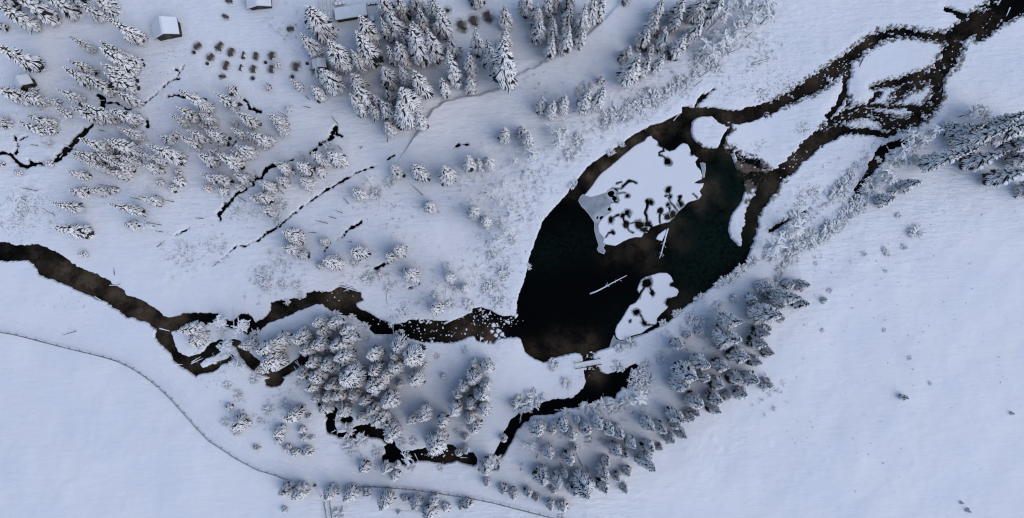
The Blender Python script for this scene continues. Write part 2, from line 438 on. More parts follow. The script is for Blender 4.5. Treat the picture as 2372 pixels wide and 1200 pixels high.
nt.links.new(c, bs.inputs["Base Color"])
bs.inputs["Roughness"].default_value = 0.75
tx = attr(nt, "tex")
b1 = bump(nt, math_(nt, 'MULTIPLY', noise(nt, 0.8, 5, mp.outputs[0], .6).outputs[0], tx), 0.7, 0.45, None)
b2 = bump(nt, math_(nt, 'MULTIPLY', noise(nt, 2.4, 4, pos, .6).outputs[0], tx), 0.4, 0.14, bs, b1)

M_path, nt, bs = mat("trodden_snow")
pos = N(nt, "ShaderNodeNewGeometry").outputs["Position"]
c = mixc(nt, noise(nt, 1.2, 4, pos).outputs[0], (0.70, 0.73, 0.80), (0.82, 0.83, 0.87))
nt.links.new(c, bs.inputs["Base Color"]); bs.inputs["Roughness"].default_value = 0.75
bump(nt, noise(nt, 2.5, 4, pos).outputs[0], 0.4, 0.12, bs)

M_water, nt, bs = mat("dark_water")
pos = N(nt, "ShaderNodeNewGeometry").outputs["Position"]
wn1 = noise(nt, 0.35, 5, pos, .65).outputs[0]
wn2 = noise(nt, 1.6, 4, pos, .6).outputs[0]
sl = attr(nt, "silt")
silt = math_(nt, 'MULTIPLY', sl, math_(nt, 'ADD', math_(nt, 'MULTIPLY', sl, .45), ramp(nt, math_(nt, 'ADD', wn1, math_(nt, 'MULTIPLY', wn2, .3)), 0.46, 0.86)))
weed = math_(nt, 'MULTIPLY', attr(nt, "weed"), ramp(nt, wn2, 0.25, 0.65))
c = mixc(nt, silt, (0.0012, 0.0018, 0.0022), (0.080, 0.058, 0.040))
c = mixc(nt, weed, c, (0.0045, 0.0140, 0.0110))
spx = ramp(nt, noise(nt, 3.2, 1, pos).outputs[0], .80, .83)
c = mixc(nt, math_(nt, 'MULTIPLY', spx, .25), c, (0.4, 0.42, 0.45))
nt.links.new(c, bs.inputs["Base Color"])
bs.inputs["Roughness"].default_value = 0.12
bs.inputs["IOR"].default_value = 1.33
bs.inputs["Specular IOR Level"].default_value = 0.04

def snowmat(name, base, var, nscale, rough=0.7):
    m, nt, bs = mat(name)
    pos = N(nt, "ShaderNodeNewGeometry").outputs["Position"]
    c = mixc(nt, noise(nt, nscale, 3, pos).outputs[0], tuple(b * (1 - var) for b in base), base)
    nt.links.new(c, bs.inputs["Base Color"]); bs.inputs["Roughness"].default_value = rough
    return m
M_snow = snowmat("clean_snow", SNOW, 0.06, 1.5)
_nt = M_snow.node_tree
bump(_nt, noise(_nt, 1.1, 4, _nt.nodes["Geometry"].outputs["Position"]).outputs[0], .5, .2, _nt.nodes["Principled BSDF"])
M_treesnow = snowmat("branch_snow", (0.90, 0.89, 0.90), 0.10, 1.1)
M_frost = snowmat("frost", (0.86, 0.87, 0.89), 0.15, 2.0)
M_needles = snowmat("spruce_needles", (0.020, 0.025, 0.024), 0.5, 1.2, 0.8)
M_bark = snowmat("bark", (0.045, 0.036, 0.030), 0.4, 6, 0.85)
M_twig = snowmat("twigs", (0.13, 0.12, 0.115), 0.5, 3, 0.85)
M_grass = snowmat("dry_grass", (0.07, 0.062, 0.05), 0.5, 2, 0.9)
M_stone = snowmat("stone", (0.16, 0.15, 0.14), 0.5, 3, 0.85)
M_metal = snowmat("dark_metal", (0.03, 0.03, 0.034), 0.3, 5, 0.5)
def woodmat(name, a, b):
    m, nt, bs = mat(name)
    tc = N(nt, "ShaderNodeTexCoord").outputs["Object"]
    wv = N(nt, "ShaderNodeTexWave"); wv.inputs["Scale"].default_value = 3.0; wv.inputs["Distortion"].default_value = 3.0
    nt.links.new(tc, wv.inputs[0])
    c = mixc(nt, wv.outputs[1], a, b)
    c = mixc(nt, math_(nt, 'MULTIPLY', noise(nt, 5, 3, tc).outputs[0], .5), c, a)
    nt.links.new(c, bs.inputs["Base Color"]); bs.inputs["Roughness"].default_value = 0.8
    return m
M_wood = woodmat("weathered_wood", (0.060, 0.046, 0.035), (0.125, 0.095, 0.072))
M_darkwood = woodmat("dark_boards", (0.018, 0.013, 0.010), (0.045, 0.030, 0.021))
# trunks and rails with snow lying on their upper side
def capmat(name, lo, cover):
    m, nt, bs = mat(name)
    g = N(nt, "ShaderNodeNewGeometry")
    sx = N(nt, "ShaderNodeSeparateXYZ"); nt.links.new(g.outputs["Normal"], sx.inputs[0])
    h = math_(nt, 'ADD', sx.outputs[2], math_(nt, 'MULTIPLY', math_(nt, 'SUBTRACT', noise(nt, 2.5, 3, g.outputs["Position"]).outputs[0], .5), .8))
    c = mixc(nt, ramp(nt, h, cover, cover + .2), lo, SNOW)
    nt.links.new(c, bs.inputs["Base Color"]); bs.inputs["Roughness"].default_value = 0.8
    return m
M_log = capmat("snowy_log", (0.06, 0.05, 0.042), 0.35)
M_barelog = capmat("bare_log", (0.085, 0.078, 0.075), 0.93)
M_whitelog = capmat("white_log", (0.35, 0.35, 0.36), -0.4)
M_rail = capmat("fence_rail", (0.16, 0.155, 0.17), 0.96)
M_rock = capmat("snowy_rock", (0.05, 0.042, 0.036), 0.4)
M_wall = capmat("snowy_wall", (0.07, 0.066, 0.062), 0.5)

M_ice, nt, bs = mat("snowy_ice")
pos = N(nt, "ShaderNodeNewGeometry").outputs["Position"]
ef = attr(nt, "edge")
c = mixc(nt, noise(nt, 0.5, 3, pos).outputs[0], (0.77, 0.79, 0.85), (0.82, 0.83, 0.87))
slush = mixc(nt, noise(nt, 4, 3, pos).outputs[0], (0.07, 0.065, 0.06), (0.30, 0.32, 0.34))
c = mixc(nt, ramp(nt, math_(nt, 'ADD', ef, math_(nt, 'MULTIPLY', noise(nt, 3, 3, pos).outputs[0], .06)), 0.03, 0.15), slush, c)
nt.links.new(c, bs.inputs["Base Color"]); bs.inputs["Roughness"].default_value = 0.7
bump(nt, noise(nt, 1.2, 4, pos).outputs[0], 0.25, 0.1, bs)
M_thin, nt, bs = mat("grey_ice")
pos = N(nt, "ShaderNodeNewGeometry").outputs["Position"]
c = mixc(nt, ramp(nt, noise(nt, 0.45, 4, pos).outputs[0], .3, .7), (0.20, 0.23, 0.26), (0.36, 0.40, 0.45))
c = mixc(nt, ramp(nt, attr(nt, "edge"), 0.0, 0.25), (0.45, 0.48, 0.52), c)
nt.links.new(c, bs.inputs["Base Color"]); bs.inputs["Roughness"].default_value = 0.35

# ------------------------------------------------------------------ object helpers
def link(name, me, m=None, parent=None):
    o = bpy.data.objects.new(name, me)
    COL.objects.link(o)
    if m is not None and not me.materials:
        me.materials.append(m)
    if parent is not None:
        o.parent = parent
    return o
def tag(o, label, cat, group=None):
    o['label'] = label; o['category'] = cat
    if group: o['group'] = group
    return o
def thing(name, label, cat, loc, rz=0.0, group=None, scale=None):
    o = bpy.data.objects.new(name, None); COL.objects.link(o)
    o.empty_display_size = 0.3
    o.location = loc; o.rotation_euler = (0, 0, rz)
    if scale: o.scale = scale
    return tag(o, label, cat, group)
def struct(o, kind='structure'):
    o['kind'] = kind
    return o
class MB:
    def __init__(self): self.v, self.f = [], []
    def add(self, vs, fs):
        b = len(self.v); self.v.extend(vs); self.f.extend([tuple(i + b for i in f) for f in fs])
    def box(self, c, s, rz=0.0):
        cr, sr = math.cos(rz), math.sin(rz)
        vs = []
        for dz in (-.5, .5):
            for dx, dy in ((-.5, -.5), (.5, -.5), (.5, .5), (-.5, .5)):
                x, y = dx * s[0], dy * s[1]
                vs.append((c[0] + x * cr - y * sr, c[1] + x * sr + y * cr, c[2] + dz * s[2]))
        self.add(vs, [(3, 2, 1, 0), (4, 5, 6, 7), (0, 1, 5, 4), (1, 2, 6, 5), (2, 3, 7, 6), (3, 0, 4, 7)])
    def tube(self, pts, rads, n=6):
        pts = [Vector(p) for p in pts]
        rings = []
        for i, p in enumerate(pts):
            d = (pts[min(i + 1, len(pts) - 1)] - pts[max(i - 1, 0)]).normalized()
            up = Vector((0, 0, 1)) if abs(d.z) < 0.9 else Vector((1, 0, 0))
            a = d.cross(up).normalized(); b = a.cross(d)
            rings.append([p + (a * math.cos(2 * math.pi * k / n) + b * math.sin(2 * math.pi * k / n)) * rads[i] for k in range(n)])
        vs = [tuple(v) for r in rings for v in r]
        fs = []
        for i in range(len(pts) - 1):
            for k in range(n):
                fs.append((i * n + k, i * n + (k + 1) % n, (i + 1) * n + (k + 1) % n, (i + 1) * n + k))
        fs.append(tuple(range(n))[::-1]); fs.append(tuple((len(pts) - 1) * n + k for k in range(n)))
        self.add(vs, fs)
    def prism(self, prof, y0, y1):      # profile in x,z extruded along y
        n = len(prof)
        vs = [(x, y0, z) for x, z in prof] + [(x, y1, z) for x, z in prof]
        fs = [tuple(range(n)), tuple(range(2 * n - 1, n - 1, -1))]
        for k in range(n):
            fs.append((k, k + n, (k + 1) % n + n, (k + 1) % n))
        self.add(vs, fs)
    def mesh(self, name, smooth=False):
        me = bpy.data.meshes.new(name); me.from_pydata(self.v, [], self.f)
        if smooth: me.polygons.foreach_set("use_smooth", np.ones(len(self.f), bool))
        me.update()
        return me
    def build(self, name, m, parent=None, smooth=False):
        return link(name, self.mesh(name, smooth), m, parent)

# ------------------------------------------------------------------ ground, water, paths
ground = struct(link("ground", grid_mesh("ground", FX, FY, ZF, {"soil": pad(soil), "veg": pad(veg, .05), "stain": pad(stain), "tex": pad(tex, .3), "redbog": pad(redbog)}), M_ground))
wx = np.arange(-110, 111, 0.6); wy = np.arange(-55, 70, 0.6)
WX, WY = np.meshgrid(wx, wy, indexing='ij')
SILT = [(1330,440,26,.5),(1370,412,26,.9),(1400,385,26,1),(1440,355,26,1),(1480,325,26,1),(1520,302,30,.9),(1560,285,30,.5),(1600,310,26,.5),(1640,345,30,.7),
 (1640,430,36,1),(1660,455,30,.8),(1625,470,36,.8),(1560,520,40,.7),(1480,560,50,.6),(1420,580,40,.35),(1510,600,40,.4),(1580,560,40,.4),(1590,690,30,.55),(1560,720,26,.6),
 (1300,812,50,.5),(1230,815,30,.5),(1360,805,40,.6),(1715,470,22,.5),(1700,500,20,.6),(1690,355,30,.6),(1720,400,15,.6),
 (20,585,50,.3),(80,600,50,.5),(140,630,50,.9),(200,655,50,1),(270,690,46,1),(330,720,46,.9),(400,745,60,.9),(380,790,40,.9),(440,830,50,.6),(500,840,40,.7),
 (560,810,40,1),(620,868,40,.9),(690,850,30,.7),(640,740,40,.8),(700,710,50,.5),(780,680,50,1),(820,690,40,.8),(1000,760,50,.3),(1080,765,50,.7),(1130,785,40,1),
 (1380,870,26,.9),(1040,1050,60,.5),(1000,1040,30,.4),(870,1000,40,.25),(1700,265,60,.7),(1620,255,40,.6),(1800,235,60,.6),(1900,180,60,.4),(1960,100,60,.4),(2080,80,60,.2),
 (1755,480,50,.6),(1780,440,50,.8),(1850,370,60,.8),(1900,320,60,.6),(1990,255,60,.6),(2080,240,80,.55),(2140,170,80,.55),(2200,110,80,.5),(2280,60,80,.4),(2000,90,60,.6),(1900,170,60,.7),(1965,170,40,.6),(2180,230,50,.5),(2120,300,50,.5),(2030,400,50,.4),(1760,540,40,.7),(1930,290,60,.3),(170,330,40,.4)]
silt_w = gauss(SILT, WX, WY)
weed_w = gauss([(1660,560,130,1),(1700,440,90,1),(1620,620,100,.9),(1330,560,70,.5),(1270,580,60,.6),(1440,740,60,.3),(1690,385,40,1),(1700,425,40,.9),(1670,400,30,.6),(1660,540,70,.35),(1240,600,60,.3),(1640,560,60,.5),(1700,590,60,.5),(490,805,30,.5)], WX, WY)
water = struct(link("water", grid_mesh("water", WX, WY, np.full(WX.shape, WATER_Z), {"silt": silt_w, "weed": weed_w}), M_water))

def strip(name, px, width, ruts, m):
    P = [Vector(gp(*p)) for p in px]
    pts = []
    for a, b in zip(P, P[1:]):
        k = max(2, int((b - a).length / 0.35))
        pts += [a.lerp(b, i / k) for i in range(k)]
    pts.append(P[-1])
    for _ in range(8):
        pts = [pts[0]] + [(pts[i - 1] + pts[i] * 2 + pts[i + 1]) / 4 for i in range(1, len(pts) - 1)] + [pts[-1]]
    nc = 17
    vs, fs = [], []
    for i, p in enumerate(pts):
        d = (pts[min(i + 1, len(pts) - 1)] - pts[max(i - 1, 0)]).normalized()
        nrm = Vector((-d.y, d.x))
        for k in range(nc):
            u = k / (nc - 1) * 2 - 1
            q = p + nrm * (u * width / 2 * (1 + 0.06 * math.sin(i * .31 + k)))
            h = 0.035 * (1 - u ** 4) - 0.02 - 0.12 * (abs(u) > .93) + 0.012 * math.sin(i * .9 + k * 1.7)
            for r, rw, rd in ruts:
                h -= rd * math.exp(-((u - r) / rw) ** 2)
            vs.append((q.x, q.y, max(zg(q.x, q.y), -0.2) + h))
    for i in range(len(pts) - 1):
        for k in range(nc - 1):
            a = i * nc + k
            fs.append((a, a + nc, a + nc + 1, a + 1))
    me = bpy.data.meshes.new(name); me.from_pydata(vs, [], fs)
    me.polygons.foreach_set("use_smooth", np.ones(len(fs), bool)); me.update()
    return struct(link(name, me, m))
strip("path", [(1394,834),(1440,816),(1500,793),(1560,763),(1620,712),(1700,658),(1760,618),(1805,585),(1835,550)], 1.9, [(-.35,.16,.045),(.35,.16,.045)], M_path)
strip("path", [(1600,175),(1560,222),(1500,268),(1440,305),(1385,348),(1335,392),(1290,440),(1255,488),(1232,530)], 1.1, [(-.3,.2,.04),(.4,.2,.03)], M_path)
strip("road", [(-80,735),(40,762),(160,790),(260,815),(330,850),(400,903),(470,985),(540,1040),(620,1080),(700,1095),(800,1105),(900,1110),(1000,1120),(1100,1138),(1200,1160),(1320,1188),(1420,1230)], 3.0, [(-.4,.12,.018),(.4,.12,.018)], M_path)
strip("path", [(738,1118),(752,1150),(762,1180),(768,1230)], 1.3, [(0,.5,.03)], M_path)

# ------------------------------------------------------------------ ice on the lake
def ice(name, pts, holes, blobs, thick, m, res=0.11, amp=0.07, seed=3, base=0.0):
    w = to_world(pts)
    x0, x1 = min(p[0] for p in w) - .5, max(p[0] for p in w) + .5
    y0, y1 = min(p[1] for p in w) - .5, max(p[1] for p in w) + .5
    IX, IY = np.meshgrid(np.arange(x0, x1, res), np.arange(y0, y1, res), indexing='ij')
    f = poly_field(IX, IY, w) + amp * (fbm(IX, IY, 1.2, seed, 3) + .6 * fbm(IX, IY, .4, seed + 9, 2))
    hn = 0.16 * fbm(IX, IY, .7, seed + 5, 3)
    e = f.copy()
    WX_ = IX + .34 * fbm(IX, IY, 1.5, seed + 60, 3); WY_ = IY + .34 * fbm(IX, IY, 1.5, seed + 70, 3)
    for h in holes:
        g = -line_field(WX_, WY_, to_world_w([(a, b, c_ * .85) for a, b, c_ in h])) + hn * .5
        f = np.minimum(f, g); e = np.minimum(e, g * .45)
    for bx, by, br in blobs:
        x, y = gp(bx, by)
        g = np.hypot((WX_ - x) * rng.uniform(.75, 1.3), (WY_ - y) * rng.uniform(.75, 1.3)) - br * .86 * M_PX + hn * 1.9
        f = np.minimum(f, g); e = np.minimum(e, g * .24)
    z = WATER_Z + base + np.clip(f * 0.9, -0.25, thick)
    c = f > -0.35
    keep = c[:-1, :-1] | c[1:, :-1] | c[1:, 1:] | c[:-1, 1:]
    return link(name, grid_mesh(name, IX, IY, z, {"edge": e}, True, keep), m)
BIG = tpts(2,1,"""1225,50 1240,75 1280,100 1300,150 1350,165 1390,195 1440,180 1490,130 1520,118 1560,130 1590,190 1620,230 1660,255 1630,290
 1640,330 1680,370 1695,420 1690,450 1650,465 1620,485 1660,492 1710,485 1700,520 1670,560 1690,600 1660,635 1620,650 1560,665 1520,710 1470,750 1440,800 1390,845
 1300,865 1250,885 1210,900 1190,945 1160,940 1135,985 1080,985 1020,1000 960,1030 890,1065 800,1050 775,1030 785,990 740,940 730,880
 750,840 790,790 830,765 860,740 840,690 860,650 910,640 900,590 890,545 850,540 800,580 730,605 660,615 610,600 640,560 690,500 710,460
 760,400 850,330 950,240 1060,150 1160,95 1190,60""")
def T21(s): return tpts(2, 1, s)
H_BIG = [T21("1340,150,14 1335,200,13 1292,212,12 1300,235,12 1340,252,14 1362,278,16"), T21("880,540,12 920,535,9 948,545,8 965,510,16 1010,475,22 1050,470,20 1090,478,16"),
 T21("900,495,10 945,478,12"), T21("900,590,12 940,580,8 990,575,6"), T21("855,825,12 890,790,16 915,775,24"), T21("955,785,20 985,850,16"), T21("955,785,16 1005,765,18 1025,800,5"),
 T21("995,880,14 1020,920,10 1055,945,10"), T21("1010,862,5 1080,855,6"), T21("1180,835,16 1170,760,20 1185,700,26 1190,660,40"), T21("1190,665,30 1235,652,26"),
 T21("1300,780,20 1308,860,9"), T21("1340,780,6 1390,770,8 1400,740,10 1395,715,18"), T21("1385,565,14 1398,605,16"), T21("1385,620,14 1400,670,10 1440,710,10 1465,748,10"),
 T21("1490,610,18 1482,660,16 1530,692,12"), T21("1610,595,10 1650,628,10"), T21("870,935,8 830,945,10 800,988,8"), T21("1150,905,30 1190,925,20"), T21("1355,605,14 1385,600,8")]
B_BIG = [p for p in T21("""1375,290,36 1312,128,30 1602,216,24 880,560,32 842,590,24 893,630,22 1013,600,19 855,826,24 910,775,16 955,785,28 1012,762,22 995,866,28 1115,866,36
 1150,912,22 1195,862,28 1220,885,18 1190,655,24 1225,655,18 1300,745,42 1375,690,28 1385,800,28 1425,780,24 1380,548,30 1405,615,22 1490,605,20 1500,690,18 877,933,15 1370,150,24""")]
o = ice("ice_sheet", BIG, H_BIG, B_BIG, 0.13, M_ice, seed=3, base=.02)
tag(o, "large snow-covered ice sheet with brown melt holes and threads on the lake", "ice sheet", "ice on the lake")
THIN = T21("""600,585 640,600 700,605 760,590 820,555 870,530 920,570 930,650 880,650 870,740 880,760 820,800 770,850 755,890 760,940 790,985 800,1035 800,1060
 785,1075 805,1110 790,1140 740,1120 725,1095 740,1060 720,1000 700,920 700,850 660,790 620,740 580,700 555,650 570,610""")
o = ice("ice_sheet", THIN, [T21("760,806,14 800,815,16")], T21("840,728,12 735,800,14 775,808,20 850,585,34 885,630,18"), 0.03, M_thin, amp=.05, seed=8)
tag(o, "bare grey ice tongue along the edge of the large snowy ice sheet", "ice sheet", "ice on the lake")
SMALL = tpts(2,2,"""1300,125 1370,125 1410,160 1430,210 1420,250 1470,275 1480,300 1460,340 1420,350 1390,370 1375,420 1380,440 1310,510 1280,550 1280,590
 1250,610 1190,640 1140,680 1050,705 980,745 930,745 900,710 890,660 910,600 960,540 1000,470 1030,420 1080,400 1110,360 1115,320 1095,280
 1110,240 1130,190 1170,160 1220,150""")
def T22(s): return tpts(2, 2, s)
o = ice("ice_sheet", SMALL, [T22("1175,255,20 1150,285,16 1115,315,22"), T22("1220,270,18 1230,310,24"), T22("1115,500,12 1140,535,10 1158,575,14"), T22("1180,602,12 1255,605,14")],
        T22("1195,228,40 1230,310,24 1095,328,26 1445,235,26 1400,392,44 1090,485,30 1165,592,22 1030,575,11"), 0.13, M_ice, seed=13, base=.02)
tag(o, "smaller snow-covered ice sheet with round dark holes below the floating log", "ice sheet", "ice on the lake")
o = ice("ice_sheet", T22("880,700 900,735 940,752 1000,742 1060,712 1140,690 1170,690 1100,735 1000,775 900,800 838,812 850,770"), [], [], 0.03, M_thin, amp=.04, seed=18)
tag(o, "thin grey ice strip between the smaller ice sheet and the lakeside path", "ice sheet", "ice on the lake")
o = ice("ice_sheet", T21("1268,1000 1285,960 1335,925 1362,905 1370,925 1345,975 1325,1020 1295,1012"), [], [], 0.10, M_ice, amp=.04, seed=21)
tag(o, "small triangle of snowy ice caught against the drowned trunk", "ice sheet", "ice on the lake")
o = ice("ice_sheet", T21("1672,300 1700,295 1724,305 1727,350 1718,430 1705,440 1695,420 1690,370"), [], [], 0.03, M_thin, amp=.04, seed=24)
tag(o, "narrow grey ice flake on the dark bay, off the large ice sheet", "ice sheet", "ice on the lake")
o = ice("ice_sheet", T21("1952,800 1965,775 1985,800 1980,900 1990,990 2010,1040 1985,1025 1955,985 1938,920 1942,850"), [], [], 0.03, M_thin, amp=.04, seed=27)
tag(o, "sickle of grey ice along the snowy point on the lake's bay", "ice sheet", "ice on the lake")
FLOES = [(1143,754,5.5),(1154,767,6),(1139,768,5),(1149,777,5.5),(1163,775,6),(1156,784,4),(1152,755,3),(1169,781,3)]
for i, (fx, fy, fr) in enumerate(FLOES):
    pts = [(fx + fr * (1 + .18 * math.sin(k * 2.3 + i)) * math.cos(k * math.pi / 5), fy + fr * (1 + .18 * math.cos(k * 1.7 + i)) * math.sin(k * math.pi / 5)) for k in range(10)]
    o = ice("ice_floe", pts, [], [], 0.09, M_ice, amp=.05, seed=50 + i, base=.02)
    tag(o, "snowy ice floe jammed with the others at the river mouth by the lake", "ice floe", "ice floes at the river mouth")

# ------------------------------------------------------------------ buildings
def frame_of(pxc, z, pxa, pxb, zr):
    """centre on the ground and the direction of a roof line seen in the photo"""
    cx, cy = gp(pxc[0], pxc[1], z)
    a, b = Vector(gp(*pxa, zr)), Vector(gp(*pxb, zr))
    d = b - a
    return cx, cy, d.length, math.atan2(d.y, d.x) - math.pi / 2   # local +Y runs from pxa to pxb
def gable(pxc, pxa, pxb, width, eave, ridge, label, name="wooden_hut", cat="hut", over=0.3, length=None, thick=0.28):
    cx, cy, ln, rz = frame_of(pxc, (eave + ridge) / 2, pxa, pxb, ridge)
    ln = length or ln
    t = thing(name, label, cat, (cx, cy, zland(cx, cy) - .05), rz)
    w2, l2 = width / 2 - over, ln / 2 - over
    ez = eave + (ridge - eave) * (over / (width / 2))
    m = MB(); m.prism([(-w2, 0), (w2, 0), (w2, ez), (0, ridge), (-w2, ez)], -l2, l2)
    wl = m.build("wall", M_darkwood, t)
    m = MB(); m.box((0.0, l2 + .025, .95), (.85, .05, 1.8)); d = m.build("door", M_wood, t)
    m = MB(); m.box((.32, l2 + .07, .95), (.05, .05, .14)); m.build("handle", M_metal, d)
    m = MB()
    m.prism([(-width / 2, eave), (0, ridge + .04), (width / 2, eave), (width / 2, eave + .09), (0, ridge + .14), (-width / 2, eave + .09)], -ln / 2, ln / 2)
    r = m.build("roof", M_darkwood, t)
    m = MB()
    x, e = width / 2 - .03, eave + .092
    m.prism([(-x, e), (0, ridge + .142), (x, e), (x, e + thick * .7), (x * .94, e + thick), (.2, ridge + .14 + thick * .93), (-.2, ridge + .14 + thick * .93), (-x * .94, e + thick), (-x, e + thick * .7)], -ln / 2 + .03, ln / 2 - .03)
    m.build("roof_snow", M_snow, r)
    return t
gable((379,62), (374.6,39.6), (381.7,80), 4.6, 1.7, 2.9, "wooden hut with a clean snowy gable roof standing above the picnic tables")
gable((50,189), (35.8,178.8), (47.9,200.8), 2.9, 1.6, 2.5, "small dark wooden hut with snowy roof wedged between two spruces")
gable((594,-38), (586,-100), (596,9), 4.4, 1.3, 2.1, "long wooden lodge with snowy roof cut off by the photo's top edge", "lodge", "lodge", .35)
gable((739,147), (737,137), (739,155), 2.5, 1.7, 2.3, "tiny snow-roofed shed over bare brown ground between the spruces", "shed", "shed", .25, 1.7)
# lean-to strip of the lodge is a part of it
def mono(pxc, pxa, pxb, width, h0, h1, label, name, cat, thick=.3):
    cx, cy, ln, rz = frame_of(pxc, (h0 + h1) / 2, pxa, pxb, (h0 + h1) / 2)
    t = thing(name, label, cat, (cx, cy, zland(cx, cy) - .05), rz)
    w = width / 2
    m = MB(); m.prism([(-w + .2, 0), (w - .2, 0), (w - .2, h1 - .06), (-w + .2, h0 - .06)], -ln / 2 + .2, ln / 2 - .2); m.build("wall", M_darkwood, t)
    m = MB(); m.prism([(-w, h0 - .05), (w, h1 - .05), (w, h1 + .05), (-w, h0 + .05)], -ln / 2, ln / 2); r = m.build("roof", M_darkwood, t)
    m = MB(); m.prism([(-w + .04, h0 + .052), (w - .04, h1 + .052), (w - .04, h1 + thick * .8), (w - .15, h1 + thick), (-w + .15, h0 + thick), (-w + .04, h0 + thick * .8)], -ln / 2 + .04, ln / 2 - .04)
    m.build("roof_snow", M_snow, r)
    return t, ln, w
t, ln, wd = mono((813,28), (776,34), (850,22), 2.45, .95, 1.35, "flat-roofed snow-covered building with dark eaves beside the terrace", "flat_roofed_building", "building")
for k in (-1, 0, 1):
    m = MB(); m.box((-wd + .2 - .02, k * 1.6, .5), (.05, .8, .5)); f = m.build("window", M_wood, t)
    m = MB(); m.box((-wd + .2 - .05, k * 1.6, .5), (.02, .68, .38)); m.build("pane", M_metal, f)
mono((862.5,43.3), (861.5,37), (864.5,49.5), .78, .95, 1.05, "snow-topped box standing at the corner of the flat-roofed building", "storage_box", "box", .22)
# terrace with rows of buried benches
cx, cy = gp(757, 22)
t = thing("terrace", "snow-buried terrace with low railings beside the flat-roofed building", "terrace", (cx, cy, zland(cx, cy)), math.radians(3))
m = MB(); m.box((0, 1.0, .12), (2.2, 5.4, .36)); m.build("deck", M_snow, t)
for k, xx in enumerate((-1.05, -.35, .35, 1.02)):
    m = MB()
    m.box((xx, .9, .62), (.10, 5.0, .10))
    for yy in (-1.4, -.3, .8, 1.9, 3.0): m.box((xx, yy, .43), (.09, .09, .30))
    rl = m.build("railing", M_log, t)
for i, (px, py) in enumerate(((779,9),(787,8.5),(796,7),(783,0),(792,-1))):
    x, y = gp(px, py, .6)
    m = MB(); m.tube([(0, 0, 0), (0, 0, .62)], [.09, .07], 8)
    tb = thing("round_table", "round table under a thick cap of snow behind the flat-roofed building", "table", (x, y, zland(x, y)), 0, "round tables behind the building")
    m.build("leg", M_metal, tb)
    m = MB(); m.tube([(0, 0, .62), (0, 0, .66)], [.40, .40], 14); m.build("table_top", M_wood, tb)
    m = MB(); m.tube([(0, 0, .661), (0, 0, .80), (0, 0, .92), (0, 0, .97)], [.39, .41, .30, .10], 14); m.build("snow_cap", M_snow, tb, True)
def wall_line(px, h, wdt, label):
    P = [gp(*p) for p in px]
    m = MB()
    for (ax, ay), (bx, by) in zip(P, P[1:]):
        n = max(1, int(math.hypot(bx - ax, by - ay) / .4))
        for i in range(n):
            u = (i + .5) / n
            x, y = ax + (bx - ax) * u, ay + (by - ay) * u
            m.box((x, y, zland(x, y) + h / 2 + rng.uniform(-.06, .06)), (.38, wdt * rng.uniform(.8, 1.2), h), math.atan2(by - ay, bx - ax) + rng.uniform(-.2, .2))
    return tag(m.build("stone_wall", M_wall), label, "wall")
wall_line([(853,12),(866,10),(880,11),(893,8)], .6, .45, "rough snow-capped stone wall running off the flat-roofed building's corner")

# ------------------------------------------------------------------ footbridge
a, b = Vector(gp(1331, 847.5, .1)), Vector(gp(1392, 836.5, .1))
mid = (a + b) / 2; dv = b - a; ang = math.atan2(dv.y, dv.x); ln = dv.length
t = thing("footbridge", "narrow snow-covered wooden footbridge over the lake's outlet", "bridge", (mid.x, mid.y, 0), ang)
m = MB()
for k in range(int(ln / .2)): m.box((-ln / 2 + .1 + k * .2, 0, .06), (.17, .95, .07))
dk = m.build("deck", M_wood, t)
m = MB(); m.prism([(-.44, .097), (.44, .097), (.42, .17), (.2, .20), (-.2, .20), (-.42, .17)], -ln / 2, ln / 2)
s = m.build("deck_snow", M_snow, dk); s.rotation_euler = (0, 0, -math.pi / 2)
m = MB(); m.box((0, .3, -.09), (ln, .16, .22)); m.box((0, -.3, -.09), (ln, .16, .22)); m.build("beam", M_darkwood, t)
for sgn in (-1, 1):
    m = MB(); m.tube([(-ln / 2, sgn * .52, .62), (ln / 2, sgn * .52, .62)], [.05, .05], 6)
    h = m.build("handrail", M_wood, t)
    for k in range(5):
        m = MB(); m.box((-ln / 2 + .2 + k * (ln - .4) / 4, sgn * .52, .29), (.08, .08, .60)); m.build("post", M_darkwood, h)
# plank over the small stream
def resample(px, step):
    P = [Vector(gp(*p)) for p in px]
    out = []
    for a, b in zip(P, P[1:]):
        k = max(1, round((b - a).length / step))
        out += [a.lerp(b, i / k) for i in range(k)]
    return out + [P[-1]]

# ------------------------------------------------------------------ fences
def fence(px, label, step=2.4, h=0.95, r=.05):
    pts = resample(px, step)
    base = pts[len(pts) // 2]
    t = thing("fence", label, "fence", (base.x, base.y, 0))
    for hh in (h, h * .6):
        m = MB()
        m.tube([(p.x - base.x, p.y - base.y, zland(p.x, p.y) + hh + rng.uniform(-.03, .03)) for p in pts], [r] * len(pts), 6)
        m.build("rail", M_rail, t)
    for p in pts:
        m = MB(); z = zland(p.x, p.y)
        m.tube([(p.x - base.x, p.y - base.y, z - .3), (p.x - base.x, p.y - base.y, z + h + .03)], [.05, .04], 6)
        m.build("post", M_log, t)
    return t
fence([(-60,752),(0,768),(40,775),(105,792),(160,806),(210,818),(240,825),(275,836),(310,852),(340,872),(370,895),(400,922),(430,955),(460,990),(490,1020),(515,1036),(550,1060),(600,1086),(640,1098),(668,1109)],
      "long thin rail fence curving through the empty snowfield below the river", 1.75)
fence([(820,1125),(868,1125),(900,1127),(960,1132),(1020,1141),(1080,1150),(1140,1162),(1200,1177),(1250,1190),(1310,1204),(1370,1225)],
      "straight rail fence running along the snowy road past the roadside spruces", 1.75)
fence([(752.7,1163),(756,1182),(759,1205),(762,1230)], "low rail on the fence side of the small track leaving the road", 1.2, .8)
